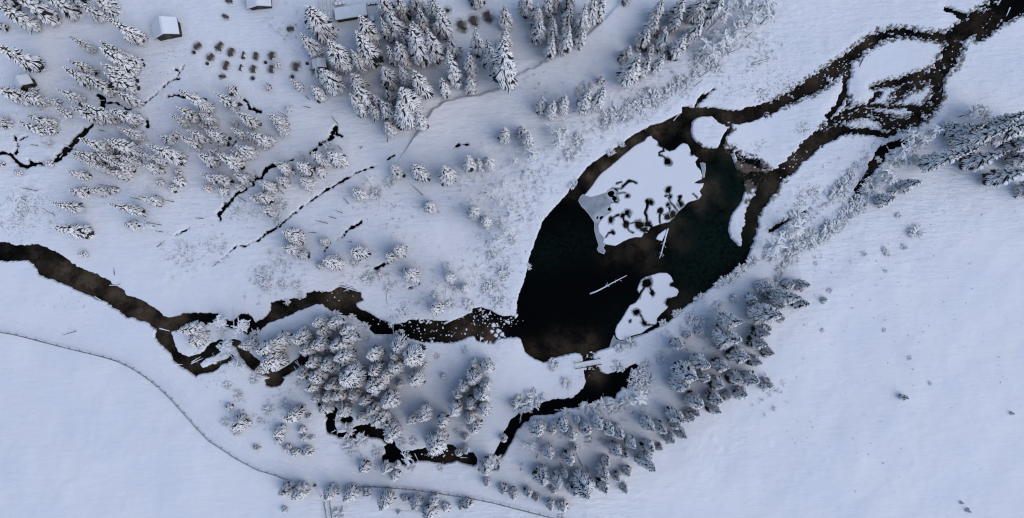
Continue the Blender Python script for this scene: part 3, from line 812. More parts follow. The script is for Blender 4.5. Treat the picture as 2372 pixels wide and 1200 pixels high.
fence([(766,1160),(768,1180),(771,1200),(774,1230)], "low rail with snowed-in posts on the far side of the small track", 1.2, .8)
x, y = gp(731, 1122.6); x2, y2 = gp(746, 1147)
t = thing("boom_barrier", "snow-dusted boom barrier pole at the mouth of the small track", "barrier", (x, y, zland(x, y)))
m = MB(); m.box((0, 0, .45), (.42, .22, .9), .1); m.build("post", M_metal, t)
m = MB(); m.tube([(0, 0, .95), (x2 - x, y2 - y, .95)], [.07, .05], 8); m.build("boom", M_log, t)
m = MB(); m.tube([(x2 - x, y2 - y, 0), (x2 - x, y2 - y, .9)], [.05, .05], 6); m.build("rest", M_metal, t)

# ------------------------------------------------------------------ picnic tables, benches, stumps
ORD = "first second third fourth fifth sixth seventh eighth ninth tenth eleventh twelfth thirteenth fourteenth fifteenth sixteenth seventeenth eighteenth nineteenth twentieth".split()
ORD += ["twenty-" + w for w in ORD[:9]] + ["thirtieth"] + ["thirty-" + w for w in ORD[:9]] + ["fortieth"]
def table_mesh(ln, wd):
    m = MB()
    n = 4
    for k in range(n): m.box((0, (k - (n - 1) / 2) * wd / n, .70), (ln, wd / n - .025, .05))
    top = m.mesh("table_top")
    legs = []
    for sx in (-1, 1):
        m = MB()
        m.box((sx * ln * .36, wd * .3, .335), (.09, .09, .67)); m.box((sx * ln * .36, -wd * .3, .335), (.09, .09, .67)); m.box((sx * ln * .36, 0, .60), (.06, wd * .7, .09))
        legs.append(m.mesh("trestle"))
    return top, legs
def bench_mesh(ln):
    m = MB()
    m.box((0, .09, .42), (ln, .16, .05)); m.box((0, -.09, .42), (ln, .16, .05))
    seat = m.mesh("seat")
    legs = []
    for sx in (-1, 1):
        m = MB(); m.box((sx * ln * .38, 0, .195), (.08, .3, .39)); legs.append(m.mesh("leg"))
    return seat, legs
TABLES = [(457.5,107,42,1.35,.62,"the slanting table nearest the hut"[:0]),(509,104,57,1.15,.55,""),(488,132.7,48,1.3,.68,""),(535.5,120,72,1.35,.6,""),(563,126.5,80,1.15,.34,""),
 (592,129.5,88,1.35,.62,""),(524,152.5,74,1.6,.66,""),(557.5,157,76,1.15,.36,""),(587,160,86,1.3,.64,""),(629,129,86,1.4,.6,""),(628.5,160,88,1.3,.62,""),(686,155,88,1.35,.58,""),
 (672,66,5,1.2,.62,""),(521,37,-25,1.15,.55,""),(529,1,-10,1.2,.55,""),(1068.7,55,108,1.35,.6,""),(1096.6,45.5,100,1.5,.75,""),(1129.6,37,97,1.5,.75,"")]
TLAB = ["brown wooden table at the hut end of the picnic field, tilted","brown wooden table with a bench set crosswise at its foot","brown wooden table just below the T-shaped table and bench",
 "brown wooden table topping the second row of the picnic field","very narrow wooden table in the picnic field's upper row","broad wooden table beside the narrow one in the upper row",
 "long pale wooden table in the lower row of the picnic field","very narrow wooden table in the picnic field's lower row","square-cut wooden table in the lower row beside the narrow one",
 "wooden table in the upper row, touched by a sapling's tip","wooden table in the lower row beside a frosted sapling","solitary dark wooden table on melted ground by the tiny shed",
 "lone wooden table lying crosswise on open snow below the lodge","lone wooden table on snow between the lodge and the big hut","wooden table at the photo's top edge beside the lodge",
 "dark table in a wide melted patch, lowest of three among tall spruces","dark table in a melted patch, middle one of three among tall spruces","dark table in a melted patch, topmost of three among tall spruces"]
for (px, py, deg, ln, wd, _), lab in zip(TABLES, TLAB):
    x, y = gp(px, py, .7)
    t = thing("picnic_table", lab, "table", (x, y, zg(x, y)), math.radians(deg), "picnic tables in the snow")
    a, b = table_mesh(ln, wd)
    link("table_top", a, M_wood, t); [link("trestle", q, M_darkwood, t) for q in b]
BENCH = [(505,113,-32,1.25,"brown bench lying across the foot of the T-shaped table"),(533,127,20,.7,"short bench at the foot of the second-row table"),(1073.5,64,-20,.9,"dark bench in the widest melted patch among tall spruces"),
 (1100,55,-18,.9,"dark bench at the foot of the middle table among tall spruces"),(1132.5,45,-15,.9,"dark bench below the topmost table among tall spruces"),(516,177.5,-5,1.2,"bench on brown ground below the long pale table"),(563,134.5,5,.55,"stub bench below the upper very narrow table")]
for px, py, deg, ln, lab in BENCH:
    x, y = gp(px, py, .4)
    t = thing("bench", lab, "bench", (x, y, zg(x, y)), math.radians(deg), "benches by the picnic tables")
    a, b = bench_mesh(ln)
    link("seat", a, M_wood, t); [link("leg", q, M_darkwood, t) for q in b]
STUMPS = [(449,121,"stump on brown ground below the tilted table"),(480,147.3,"small stump standing below the table by the T-shaped one"),(585,181,"stump on brown ground below the square-cut table"),(614.5,144,"dark stump between the upper and lower picnic rows"),
 (677,177,"wide stump on brown ground at a frosted sapling's tip"),(711,146.5,"small stump beside the solitary table and the shed"),(1037,23,"dark stump at the edge of the tall spruces by three tables")]
for px, py, lab in STUMPS:
    x, y = gp(px, py, .3)
    m = MB()
    m.tube([(0, 0, -.1), (0, 0, .1), (.02, 0, .36)], [.34, .26, .23], 11)
    o = m.build("tree_stump", M_bark); o.location = (x, y, zg(x, y)); tag(o, lab, "stump", "stumps by the picnic tables")

# ------------------------------------------------------------------ spruces
def frond(needle, snow, o, d, ln, rise, droop, w, has_snow=True, seg=4):
    """one bough: dark needles with a rounded finger of snow lying along it"""
    nx, ny = -d[1], d[0]
    vs, fs = [], []
    for i in range(4):
        s = (0, .4, .75, .97)[i]
        ww = w * (.9, 1.1, .85, .3)[i]
        x = o[0] + d[0] * ln * s; y = o[1] + d[1] * ln * s
        z = o[2] + ln * (rise * s - droop * s * s) - .05
        vs += [(x + nx * ww, y + ny * ww, z - ww * .75), (x, y, z), (x - nx * ww, y - ny * ww, z - ww * .75)]
    for i in range(3):
        a = i * 3
        fs += [(a, a + 3, a + 4, a + 1), (a + 1, a + 4, a + 5, a + 2)]
    needle.add(vs, fs)
    if not has_snow: return
    vs, fs = [], []
    for i in range(seg + 1):
        u = i / seg
        s = .06 + .94 * u
        ww = w * .5 * (.75, .95, 1.05, 1.0, .55)[round(u * 4)]
        x = o[0] + d[0] * ln * s; y = o[1] + d[1] * ln * s
        z = o[2] + ln * (rise * s - droop * s * s)
        hh = w * (.42, .5, .5, .48, .22)[round(u * 4)]
        vs += [(x + nx * ww, y + ny * ww, z - .02), (x + nx * ww * .55, y + ny * ww * .55, z + hh), (x - nx * ww * .55, y - ny * ww * .55, z + hh), (x - nx * ww, y - ny * ww, z - .02)]
    for i in range(seg):
        a = i * 4
        fs += [(a, a + 4, a + 5, a + 1), (a + 1, a + 5, a + 6, a + 2), (a + 2, a + 6, a + 7, a + 3)]
    fs.append((seg * 4, seg * 4 + 3, seg * 4 + 2, seg * 4 + 1))
    snow.add(vs, fs)
def make_spruce(seed, k, R=2.0, snowy=1.0, dens=1.0, base=.10):
    """k = height over width"""
    r = random.Random(seed)
    H = 2 * R * k
    ws = (R / 2) ** .5
    nd, sn, tr = MB(), MB(), MB()
    tr.tube([(0, 0, -.4), (0, 0, H * .3), (0, 0, H * .7), (0, 0, H * .97)], [R * .085, R * .07, R * .04, R * .012], 7)
    cr = .46 if dens > .8 else .22
    nd.tube([(0, 0, H * base), (0, 0, H * (base + .10)), (0, 0, H * .5), (0, 0, H * .92)], [R * .3, R * cr, R * cr * .62, R * .03], 9)
    z = H * base
    lean = (r.uniform(-.02, .02), r.uniform(-.02, .02))
    lop = [r.uniform(.82, 1.12) for _ in range(7)]
    ph = r.random() * 6.28
    pw = r.uniform(.82, 1.02)
    while z < H * .985:
        t = (z / H - base) / (1 - base)
        rad = R * (1 - t) ** pw * (1.0 if t > .2 else .66 + 1.7 * t)
        n = max(4, int((3.6 + 4.6 * (1 - t)) * dens + r.random()))
        ph += 2.4
        for b in range(n):
            a = ph + 6.283 * b / n + r.uniform(-.25, .25)
            ll = rad * r.uniform(.62, 1.16) * lop[int(a % 6.283 / 6.283 * 7) % 7] + .12
            d = (math.cos(a), math.sin(a))
            rise = .12 + .40 * t + r.uniform(-.08, .10)
            droop = (.70 - .20 * t) * r.uniform(.75, 1.25)
            o = (lean[0] * z, lean[1] * z, z + r.uniform(-.2, .2) * ws + ll * .12)
            has = r.random() < snowy * (.80 + .35 * min(1, t * 2.2))
            w = .19 * ws * r.uniform(.8, 1.25) * (.62 + .40 * min(1, ll / (R * .7))) * (1.35 if R < 1.6 else 1.06)
            frond(nd, sn, o, d, ll, rise, droop, w, has)
            ns = 0 if ll < .45 * ws else 2 if ll < .9 * ws else 4 if ll < 1.5 * ws else 5
            sg = r.choice((-1, 1))
            for j in range(ns):
                s = (.28, .36, .54, .62, .78)[j] + r.uniform(-.04, .04)
                sg = -sg
                a2 = a + sg * r.uniform(.32, .62)
                l2 = ll * (1.05 - s) * r.uniform(.75, 1.0) + .05
                o2 = (o[0] + d[0] * ll * s, o[1] + d[1] * ll * s, o[2] + ll * (rise * s - droop * s * s) - .03)
                frond(nd, sn, o2, (math.cos(a2), math.sin(a2)), l2, rise - 2 * droop * s * .8, droop * .5, w * r.uniform(.7, .95), has and r.random() < .93)
        z += (.40 + .12 * (1 - t)) * (k / 2.3) ** .4 * ws * (1.0 if dens > .8 else 1.35)
    sn.tube([(0, 0, H * .70), (0, 0, H * .92), (0, 0, H * 1.02)], [.07, .10, .03], 5)
    me = (tr.mesh("trunk", True), nd.mesh("crown"), sn.mesh("snow", True))
    for m_, mm in zip(me, (M_bark, M_needles, M_treesnow)): m_.materials.append(mm)
    return me, H, R
PROTO = {}
for ki, k in enumerate((1.35, 1.9, 2.6, 3.4)):
    PROTO[('S', ki)] = [make_spruce(100 + 10 * ki + v, k, 2.0, 1.0, 1.0, .06 + .03 * ki) for v in range(4)]
    PROTO[('D', ki)] = [make_spruce(200 + 10 * ki + v, k, 2.0, .84, 1.0, .05 + .03 * ki) for v in range(2)]
    PROTO[('s', ki)] = [make_spruce(300 + 10 * ki + v, k, 1.15, 1.0, .85, .05 + .03 * ki) for v in range(3)]
    PROTO[('t', ki)] = [make_spruce(400 + 10 * ki + v, k, 1.3, .95, .55, .16 + .03 * ki) for v in range(2)]
KS = (1.35, 1.9, 2.6, 3.4)

# frosted shrubs and leafless trees: twigs with a rim of frost
def make_twigs(seed, R, H, n, stem=0.0, curl=.5, th=.035):
    r = random.Random(seed)
    st, fr = MB(), MB()
    tops = []
    if stem > 0:
        st.tube([(0, 0, -.3), (r.uniform(-.05, .05), r.uniform(-.05, .05), stem * .6), (r.uniform(-.1, .1), r.uniform(-.1, .1), H * .96)], [.075, .055, .015], 5)
    def twig(o, a, el, ln, depth):
        p = Vector(o); pts = [p.copy()]
        seg = 4
        for i in range(seg):
            a += r.uniform(-curl, curl); el -= r.uniform(.05, .42)
            p = p + Vector((math.cos(a) * math.cos(el), math.sin(a) * math.cos(el), math.sin(el))) * (ln / seg)
            pts.append(p.copy())
        rads = [th * (1 - .6 * i / seg) * (.75 if depth else 1) for i in range(seg + 1)]
        st.tube(pts, rads, 3)
        vs, fs = [], []
        for i, q in enumerate(pts):
            d = (pts[min(i + 1, seg)] - pts[max(i - 1, 0)]); d.z = 0
            d = d.normalized() if d.length > 1e-6 else Vector((1, 0, 0))
            nn = Vector((-d.y, d.x, 0)) * (rads[i] * 2.1 + .016)
            u = Vector((0, 0, rads[i] * .75))
            vs += [tuple(q + nn + u * .6), tuple(q + u * 2.2), tuple(q - nn + u * .6)]
        for i in range(seg):
            b = i * 3
            fs += [(b, b + 3, b + 4, b + 1), (b + 1, b + 4, b + 5, b + 2)]
        fr.add(vs, fs)
        if depth < 1:
            for j in range(r.randint(2, 4)):
                q = pts[r.randint(1, seg)]
                twig(q, a + r.uniform(-1.3, 1.3), el + r.uniform(.0, .8), ln * r.uniform(.35, .6), depth + 1)
    for i in range(n):
        a = r.random() * 6.283
        if stem > 0:
            o0 = (0, 0, stem + (H - stem) * r.random() * .75); el = r.uniform(-.1, .9); ln = R * r.uniform(.5, 1.0)
        else:
            q = R * .62 * math.sqrt(r.random()); b = r.random() * 6.283
            o0 = (q * math.cos(b), q * math.sin(b), r.uniform(0, .45) * H); a = b + r.uniform(-1.2, 1.2)
            el = r.uniform(.3, 1.4); ln = R * r.uniform(.4, .85)
        twig(o0, a, el, ln, 0)
    me = (st.mesh("stems"), fr.mesh("frost", True))
    me[0].materials.append(M_twig); me[1].materials.append(M_frost)
    return me, H, R
SHRUB = [make_twigs(500 + v, 1.0, 1.0, 40, 0, .75, .038) for v in range(6)]
BARE = [make_twigs(600 + v, 1.0, 4.5, 30, 1.6, .6, .036) for v in range(4)]
PINE = [make_twigs(650 + v, 1.0, 4.5, 12, 2.6, .4, .034) for v in range(3)]

def solve(px, py, w, L, kmin=1.3, kmax=4.0):
    """base point, width and height of a tree from its outline in the photo"""
    ux, uy = px - NADIR[0], py - NADIR[1]
    r = math.hypot(ux, uy); ux /= r; uy /= r
    wm = w * M_PX
    d = max(L - .5 * w, .05 * w)
    rt = r + L / 2
    h = CAM_H * d / rt
    h = min(max(h, kmin * wm), kmax * wm, )
    if r < 480: h = min(max(h, (2.3 if w > 22 else 1.8) * wm), 3.0 * wm)
    elif w > 24: h = max(h, 1.9 * wm)
    rb = r
    for _ in range(4):
        d2 = rb * h / (CAM_H - h)
        rb = r - (max(.5 * w, d2) - .5 * w) / 2
    wm *= (CAM_H - .3 * h) / CAM_H
    return gp(NADIR[0] + ux * rb, NADIR[1] + uy * rb), wm, h

placed = []          # everything that grows, gathered first, labelled per cluster after
def cluster(desc, mark, mx, my, entries, word=None):
    """entries: (tile column, tile row, 'cx,cy,w,L[,kind] ...')"""
    lst = []
    for c, r, s in entries:
        for e in s.replace('\n', ' ').split():
            q = e.split(',')
            x, y, w, L_ = (float(v) for v in q[:4])
            kind = q[4] if len(q) > 4 else 'S'
            p = tp(c, r, x, y)
            lst.append((p[0], p[1], w * S_T, L_ * S_T, kind))
    m = gp(mx, my)
    items = []
    for px, py, w, L_, kind in lst:
        if kind in 'BM':
            b = gp(px, py, .3 * w * M_PX); wm = w * M_PX * .88; h = wm * .62
        elif kind in 'TP':
            b, wm, h = solve(px, py, w, L_, 1.2, 5.0)
        else:
            b, wm, h = solve(px, py, w, L_)
        items.append((math.hypot(b[0] - m[0], b[1] - m[1]), b, wm, h, kind))
    items.sort(key=lambda q: q[0])
    cnt = {}
    tot = {}
    fam = lambda k: 'shrub' if k in 'BM' else 'leafless tree' if k in 'TP' else 'spruce'
    for q in items: tot[fam(q[4])] = tot.get(fam(q[4]), 0) + 1
    for dist, b, wm, h, kind in items:
        f = fam(kind)
        n = cnt.get(f, 0); cnt[f] = n + 1
        if f == 'spruce':
            size = "tall" if h > 8.5 else "medium" if h > 4.5 else "small"
            look = {"D": "dark half-bare", "t": "thin frosted"}.get(kind, "snow-laden")
            lab = f"{size} {look} spruce {desc}"; name, cat = ("spruce_tree", "tree") if h > 4.5 else ("young_spruce", "young tree"); fam_name = name
        elif f == 'shrub':
            size = "broad" if wm > 2.4 else "small" if wm < 1.3 else "round"
            lab = f"{size} frosted shrub {desc}"; name, cat = "frosted_shrub", "shrub"
        else:
            lab = f"frosted leafless tree {desc}"; name, cat = "leafless_tree", "tree"
        if tot[f] > 1: lab += f", {ORD[n]} from {mark}"
        if len(lab.split()) > 15: print("LONG", len(lab.split()), lab)
        placed.append((name, cat, lab, b, wm, h, kind, f"{'shrubs' if f == 'shrub' else 'trees'} {desc}"))
def grow():
    r = random.Random(77)
    for name, cat, lab, (x, y), wm, h, kind, grp in placed:
        rz = r.random() * 6.283
        z = zland(x, y) - .05
        if kind in 'SDt':
            k = h / wm
            ki = min(range(4), key=lambda i: abs(math.log(KS[i] / k)))
            key = kind if kind in 'Dt' else ('S' if wm > 2.3 else 's')
            pr = PROTO[(key, ki)]
        else:
            pr = SHRUB if kind in 'BM' else BARE if kind == 'T' else PINE
        me, H, R = pr[r.randrange(len(pr))]
        if name == 'spruce_tree':
            big = 1.08 if y > 22 and x > -36 else 1.0
            if x < -36 and y > 0: wm *= .84
            wm *= big * r.uniform(.92, 1.08); h *= big * r.uniform(1.12, 1.30)
        s = wm / (2 * R) * 1.10
        t = thing(name, lab, cat, (x, y, z), rz, grp, (s, s, h / H))
        if len(me) == 3:
            link("trunk", me[0], None, t); c = link("crown", me[1], None, t); link("snow", me[2], None, c)
        else:
            c = link("stems", me[0], None, t); link("frost", me[1], None, c)

cluster("in the dense corner wood", "the big hut", 380, 65, [(0,0,"230,190,200,520 390,110,220,540,D 600,70,210,460,D 880,130,150,340 960,40,210,300 60,20,200,420,D 250,-10,200,420,D 700,-40,190,360,D 20,240,90,200,D")])
cluster("just behind the big hut", "its wall", 380, 65, [(0,0,"1200,305,190,430")])
cluster("around the small hut", "it", 50, 190, [(0,0,"230,550,230,600 150,870,200,420 350,920,150,270 310,835,80,120,t 500,930,80,200,t 0,1110,150,200 420,1120,160,290 600,1030,100,220,t")])
cluster("alone above the dense clump", "it", 250, 150, [(0,0,"790,420,125,310")])
cluster("in the clump below the big hut", "the picnic tables", 500, 130, [(0,0,"1080,480,170,340 1160,590,230,380 1140,700,220,400 1150,770,200,380 800,640,160,310 770,720,180,370 950,790,190,400 1210,920,150,300 1250,560,140,240")])
cluster("along the thin stream", "the dark pool", 235, 235, [(0,0,"680,890,150,320 850,1060,180,350 990,1060,190,390 1200,1090,190,310"), (0,1,"1250,50,140,270 360,0,150,160,t 460,10,110,110,t 450,130,80,60,B")])
cluster("below the picnic tables", "the tables", 560, 150, [(0,0,"1860,960,170,370 2110,950,160,310 2140,830,100,170,t 1760,1060,140,270 1690,1120,150,210 1940,1110,130,200 2300,1120,160,270 2145,1130,60,120 1870,1165,80,100"),
  (0,1,"1560,100,120,180 1620,40,80,90 1860,85,150,250 1790,130,140,230 2040,90,160,250 2220,55,120,190 2345,85,110,170 1970,5,90,80")])
cluster("in the wood above the marsh", "the lone pools", 60, 380, [(0,1,"960,170,210,330 1180,175,220,330 1100,140,140,240 900,270,180,290 1050,280,160,260 1210,290,150,240 1380,250,130,250 1600,245,190,420 1480,280,140,240 1170,350,130,250 1430,360,150,240 1130,420,140,200 900,330,140,250 1000,370,130,200")])
cluster("scattered over the marsh", "the wide river", 60, 580, [(0,1,"760,420,110,220 740,250,90,190,t 740,580,120,180 930,570,140,220 1050,560,80,110,t 660,710,130,320 1420,650,140,260 1220,740,150,330 720,930,220,330 1210,880,100,170 1480,490,80,90 1590,540,90,110 1640,470,110,120 1630,390,70,90,t 450,315,80,140,t 180,395,70,120,t 20,320,60,100,t 760,1145,70,130,t 1380,880,120,130,T")])
cluster("between the two thin streams", "the crooked stream", 640, 380, [(0,1,"1950,290,160,250 2150,310,190,310 2290,210,160,250 2230,250,120,180 1960,450,140,230 2070,470,130,200 2260,460,150,200 1910,540,90,120 2050,570,100,130 2200,530,90,110 1970,220,100,120 2350,640,100,160"),
  (1,1,"60,120,190,220 230,20,130,100 590,280,150,190 740,290,165,190 450,370,150,180 580,390,110,130 265,370,180,150 460,500,140,150 250,490,130,120 110,530,170,160 80,640,160,150 100,750,140,120 390,245,100,90,B 640,150,120,100,B 210,690,120,140,B 150,810,120,90,B")])
cluster("beside the picnic field", "the tiny shed", 740, 150, [(1,0,"570,250,260,390 510,460,170,270 770,560,200,330 720,620,110,160 600,720,150,200 690,780,200,290 560,870,120,180 370,800,110,190,t 170,580,80,130,t 90,810,60,110,t 300,1020,90,90,T 200,1130,170,160")])
cluster("beside the flat-roofed building", "its storage box", 862, 43, [(1,0,"1020,330,190,330 1010,510,210,360 940,600,130,240 1180,110,170,320 1320,110,160,260,D 1450,60,170,260,D 1270,290,180,290 1190,320,120,240,D")])
cluster("in the stand by three tables", "the stump", 1037, 23, [(1,0,"1620,130,160,300 1690,260,190,320 1510,230,140,240 1480,470,220,390 1610,480,170,320 1230,540,110,190 1330,550,170,240 1450,330,120,200 1350,410,130,200,D")])
cluster("on the edge above the bank", "the bank", 1100, 230, [(1,0,"1780,480,160,210 1790,700,165,330 1710,830,110,180 1940,640,140,210 1945,810,140,180 2010,470,150,290 2110,560,140,330 2260,210,160,230 2255,410,130,230 2250,690,240,420")])
cluster("in the grove over the meadow", "the melt hole", 1063, 335, [(1,0,"1210,760,180,210 1350,740,130,230 1500,830,190,280 930,800,170,200 990,950,190,290 950,1000,160,240 1090,1060,130,160 1220,920,140,140 1120,980,110,160 1200,1040,150,210 1390,980,210,290 1370,1090,220,250 1500,1150,120,100"), (1,1,"1220,20,130,110")])
cluster("in the tall top stand", "the fence bank", 1370, 60, [(2,0,"80,70,140,280 170,200,135,220 185,330,140,260 270,90,120,230 340,60,100,200,D 450,50,140,240,D 305,220,90,140 310,350,110,200 290,500,130,230 445,230,150,240 430,440,150,270 570,230,150,320 560,380,120,200 660,150,150,330 740,120,120,320")])
cluster("at the photo's top edge", "the tables", 1097, 46, [(1,0,"2000,0,170,80,D"), (2,0,"990,20,100,90,D")])
cluster("in the wedge by the meadow", "the lakeside", 1560, 260, [(2,0,"1260,140,160,190 1210,270,150,220 1130,400,150,220,D 1450,130,160,240 1420,240,140,200 1320,310,120,160 1300,420,140,200 1430,470,170,260 1200,470,110,130 1640,100,210,290 1760,120,170,300 1600,310,110,200 970,530,140,140 990,710,200,330 1140,650,130,210 1265,610,110,190 1540,390,110,110,D")])
cluster("on the open slope above the lake", "the lake", 1500, 290, [(2,0,"210,990,110,280 300,1030,130,210 400,990,125,210 595,970,150,240 725,930,120,210 745,750,80,120,t"), (1,1,"2250,75,120,170"), (2,1,"90,130,130,180 30,40,100,110")])
cluster("in the belt above the lake", "the inlet", 1620, 245, [(2,0,"900,1020,120,0,B 990,1030,120,0,B 1060,980,130,0,B 1130,960,150,0,B 1210,880,170,0,B 1270,930,120,0,B 1330,860,150,0,B 1400,820,110,0,B 1460,790,120,0,B 1520,740,120,0,B 1590,710,90,0,B 840,1090,140,0,B 1000,1070,120,0,B 800,1150,100,0,B 640,790,110,0,B 560,840,90,0,B")])
cluster("in the top thicket", "the white log", 1765, 142, [(2,0,"2050,40,170,200,T 2160,60,150,180,T 2110,200,150,190,T 1870,170,130,160,T 1980,330,150,150,T 1850,400,170,150,T 1750,530,140,110,T 1690,450,140,120,T 2250,190,140,160,T 1930,60,140,160,T 2230,70,140,140,T 1780,340,110,110,T 2000,230,120,130,T 1660,560,110,100,B 1900,440,130,100,B 1830,600,120,90,B 1760,610,90,80,B 1640,660,90,80,B 2320,20,120,120,B 2330,110,90,90,B")])
cluster("along the lake's trail", "the lake", 1290, 470, [(2,1,"360,150,120,130,T 350,60,100,100,T 430,20,90,100,T 290,20,90,100,T 560,90,120,90,B 60,420,90,100,T 130,260,130,110,T 480,230,120,100,B 490,510,70,60,B 520,480,60,50,B 850,205,70,40,B 950,130,60,40,B"),
  (1,1,"2100,600,80,150,T 2240,520,90,120,T 2340,300,70,90,T 2200,700,70,80,T 2180,1030,120,90,T 2260,940,110,100,T 2300,780,90,90,T 2200,870,80,70,B 2320,1010,90,80,B 2130,1160,90,80,B"), (1,2,"2130,240,110,90,B 2250,130,130,110,B 2080,280,90,80,B 2200,380,90,70,B 1920,420,110,70,B"), (2,2,"100,70,55,60,B")])
cluster("on the meadow above the river", "the river", 1000, 750, [(1,1,"1280,400,140,150 1500,430,195,200 1740,450,190,210 1940,350,140,190 2030,340,100,160 2110,340,130,190 1580,720,120,110 1980,790,150,150 2085,860,120,170 940,600,145,130 1070,580,130,110,B 1200,490,110,110,B 1030,470,90,120,T 345,970,200,150 370,1020,150,130 340,1110,180,110 430,1150,110,70,D 610,1030,90,70 950,1140,165,115 1310,1120,130,160 1220,1170,110,80"),
  (1,2,"710,40,185,130 580,60,80,70 1410,150,160,125 1760,170,130,150 1890,265,100,90 1790,265,70,80,B 1640,450,150,180 1710,60,70,60,B 1110,130,60,50 1760,410,90,80,B 1010,170,120,80,B 60,250,110,90,B 220,240,90,80,B 350,240,90,80,B 1620,340,80,60,B 880,40,80,60,B 30,180,110,60,B 1190,260,90,60,B")])
cluster("on the river's spit", "the river junction", 370, 750, [(0,2,"1790,640,180,120 1830,740,140,90 2060,560,150,170,T 2250,620,150,120,T 2030,660,90,60,B 2300,780,150,110 2330,700,110,80,B 2090,800,130,110,T 2220,970,120,110,T 1720,620,60,50,B"), (1,2,"130,810,200,140 170,930,230,150 60,1000,130,70 250,390,60,50,B 380,330,70,40,B")])
cluster("in the grove's north part", "the river bend", 860, 740, [(1,2,"590,580,150,115 740,590,160,135 630,660,140,120 840,650,150,160 870,720,150,115 260,720,180,120 440,720,200,135 610,770,180,165 480,820,150,115 770,790,170,115 820,880,190,120 540,930,150,115 680,950,160,135 770,970,120,100 690,520,110,70,B 850,530,70,60,B 960,620,90,60,B 990,710,80,50,B")])
cluster("on the grove's river side", "the snowy shallows", 1000, 780, [(1,2,"1090,850,150,180 1320,780,190,125 1440,870,220,190 1280,870,130,125 1280,970,160,120 1100,1000,160,150 1190,1040,130,90 1460,1080,150,155 1285,690,90,60,B 1165,735,60,50,B 1525,970,60,55 1300,1140,80,85 1690,1070,50,50 1110,1130,200,120 1220,600,60,60,T")])
cluster("in the grove's south part", "the bent stream", 800, 980, [(1,2,"900,1050,250,230 580,1060,160,140 440,1040,140,145 520,1150,160,115 690,1140,130,90 800,1150,110,90,D"), (1,3,"560,70,140,130 640,160,165,115 660,60,130,115 750,50,120,105 900,40,130,95 880,95,80,70 1000,90,120,95 960,240,120,110 800,180,140,125 1080,170,160,155 1230,80,190,195 1130,250,190,115 1240,370,180,155 1180,290,120,90")])
cluster("in the clearing grove", "the footbridge", 1360, 842, [(1,2,"2090,970,130,115 1980,1060,170,130 1970,950,80,75 2080,1130,130,115 1880,1150,120,95"), (1,3,"1810,150,160,185 1960,110,130,125 2070,150,140,155 1830,30,100,95 2050,30,170,105 1940,240,130,145 1980,320,150,125 1530,200,170,190 1410,270,110,150 1690,270,120,135 1650,450,230,175 1570,460,100,100 1895,440,70,85 1900,550,80,95 1830,580,70,85 1800,390,50,40,B 1305,490,80,70,B 1410,490,80,60,B"), (1,2,"1890,830,70,80,B 1690,1070,40,40,B 1630,890,60,50,B")])
cluster("at the bottom stream", "the stream", 1100, 1070, [(1,3,"1370,605,110,105,T 1270,690,70,65 2090,680,180,165 1065,590,80,70,B 1390,715,90,60,B 1660,735,60,55,B 2180,660,110,130,B 2090,850,80,90 2240,450,70,75 2340,130,80,95 800,390,130,80,B 930,480,130,60,B 830,540,120,70,B 2150,710,60,60,B 720,290,60,50,B")])
cluster("inside the road's bend", "the road", 620, 1080, [(1,3,"350,220,170,130 465,255,60,65 85,200,100,80,B 195,390,120,150 200,460,90,60 400,370,80,95 420,440,80,70 495,450,60,50 275,540,90,80 340,580,90,70 450,570,110,100 0,550,40,60 10,300,60,70,B 230,150,90,70,B"), (0,3,"2110,165,80,60 2220,310,150,150 2180,55,90,60,B 2350,540,60,60 2060,310,80,60,B 2170,400,90,60,B"), (0,2,"2080,1160,80,60,B 2330,1100,100,60,B")])
cluster("beside the snowy road", "the stream bend", 890, 1060, [(1,3,"975,710,100,130 1170,720,120,100 1250,790,110,110")])
cluster("in the roadside row", "the boom barrier", 735, 1130, [(1,3,"270,910,130,175,D 390,930,170,220 670,940,150,175 850,950,150,145 995,945,100,90 1180,1000,190,200 1345,995,80,80 1450,1030,130,150 1610,1010,110,120 1570,1110,150,160 1710,1080,90,100 1910,1050,110,115 1855,1070,70,90 240,1105,60,60 1285,1130,50,50 730,1150,110,60,B")])
cluster("below the dark pool", "the pool", 1400, 900, [(2,3,"165,340,150,160 410,310,120,145 310,360,90,85 480,400,110,110 535,270,70,75 610,350,120,130 720,300,120,145 810,350,120,140 900,380,140,155 870,530,140,165 960,590,100,110 1010,470,120,150 230,330,70,70 45,490,90,120,T 120,500,90,100,T 660,480,90,70,B 770,480,60,50,B")])
cluster("in the bottom grove", "the road fence", 1220, 1182, [(2,3,"270,550,130,185 455,610,110,165 510,530,70,80 800,650,80,110 765,740,140,150,D 210,770,160,170 340,810,130,180 420,750,80,120 575,840,220,260 760,860,140,105,D 900,800,90,70 990,750,100,90 970,910,80,105 500,900,120,110 640,940,80,80,D 90,940,100,115,D 165,990,80,85,D 290,1050,90,120 400,1070,110,100 320,920,80,80 30,690,40,90,T"), (1,3,"2240,910,90,105 2330,950,100,120")])
cluster("on the pool's far bank", "the footbridge", 1360, 842, [(2,3,"150,100,170,0,B 90,150,110,0,B 20,180,120,0,B 20,100,90,0,B 1060,60,170,180,T 1130,40,120,100,B 980,140,120,100,B 620,170,110,90,B 720,170,120,90,B 800,150,130,110,B 880,180,120,100,B 450,220,90,60,B 580,140,50,90,T 400,1180,60,50,B"), (2,2,"1180,975,100,0,B 1100,1060,130,0,B 1200,1110,120,0,B 1080,1130,130,0,B 1150,1160,130,0,B 920,985,110,0,B 1310,915,90,0,B 450,1140,100,0,B 330,960,100,0,B 310,1000,60,0,B")])
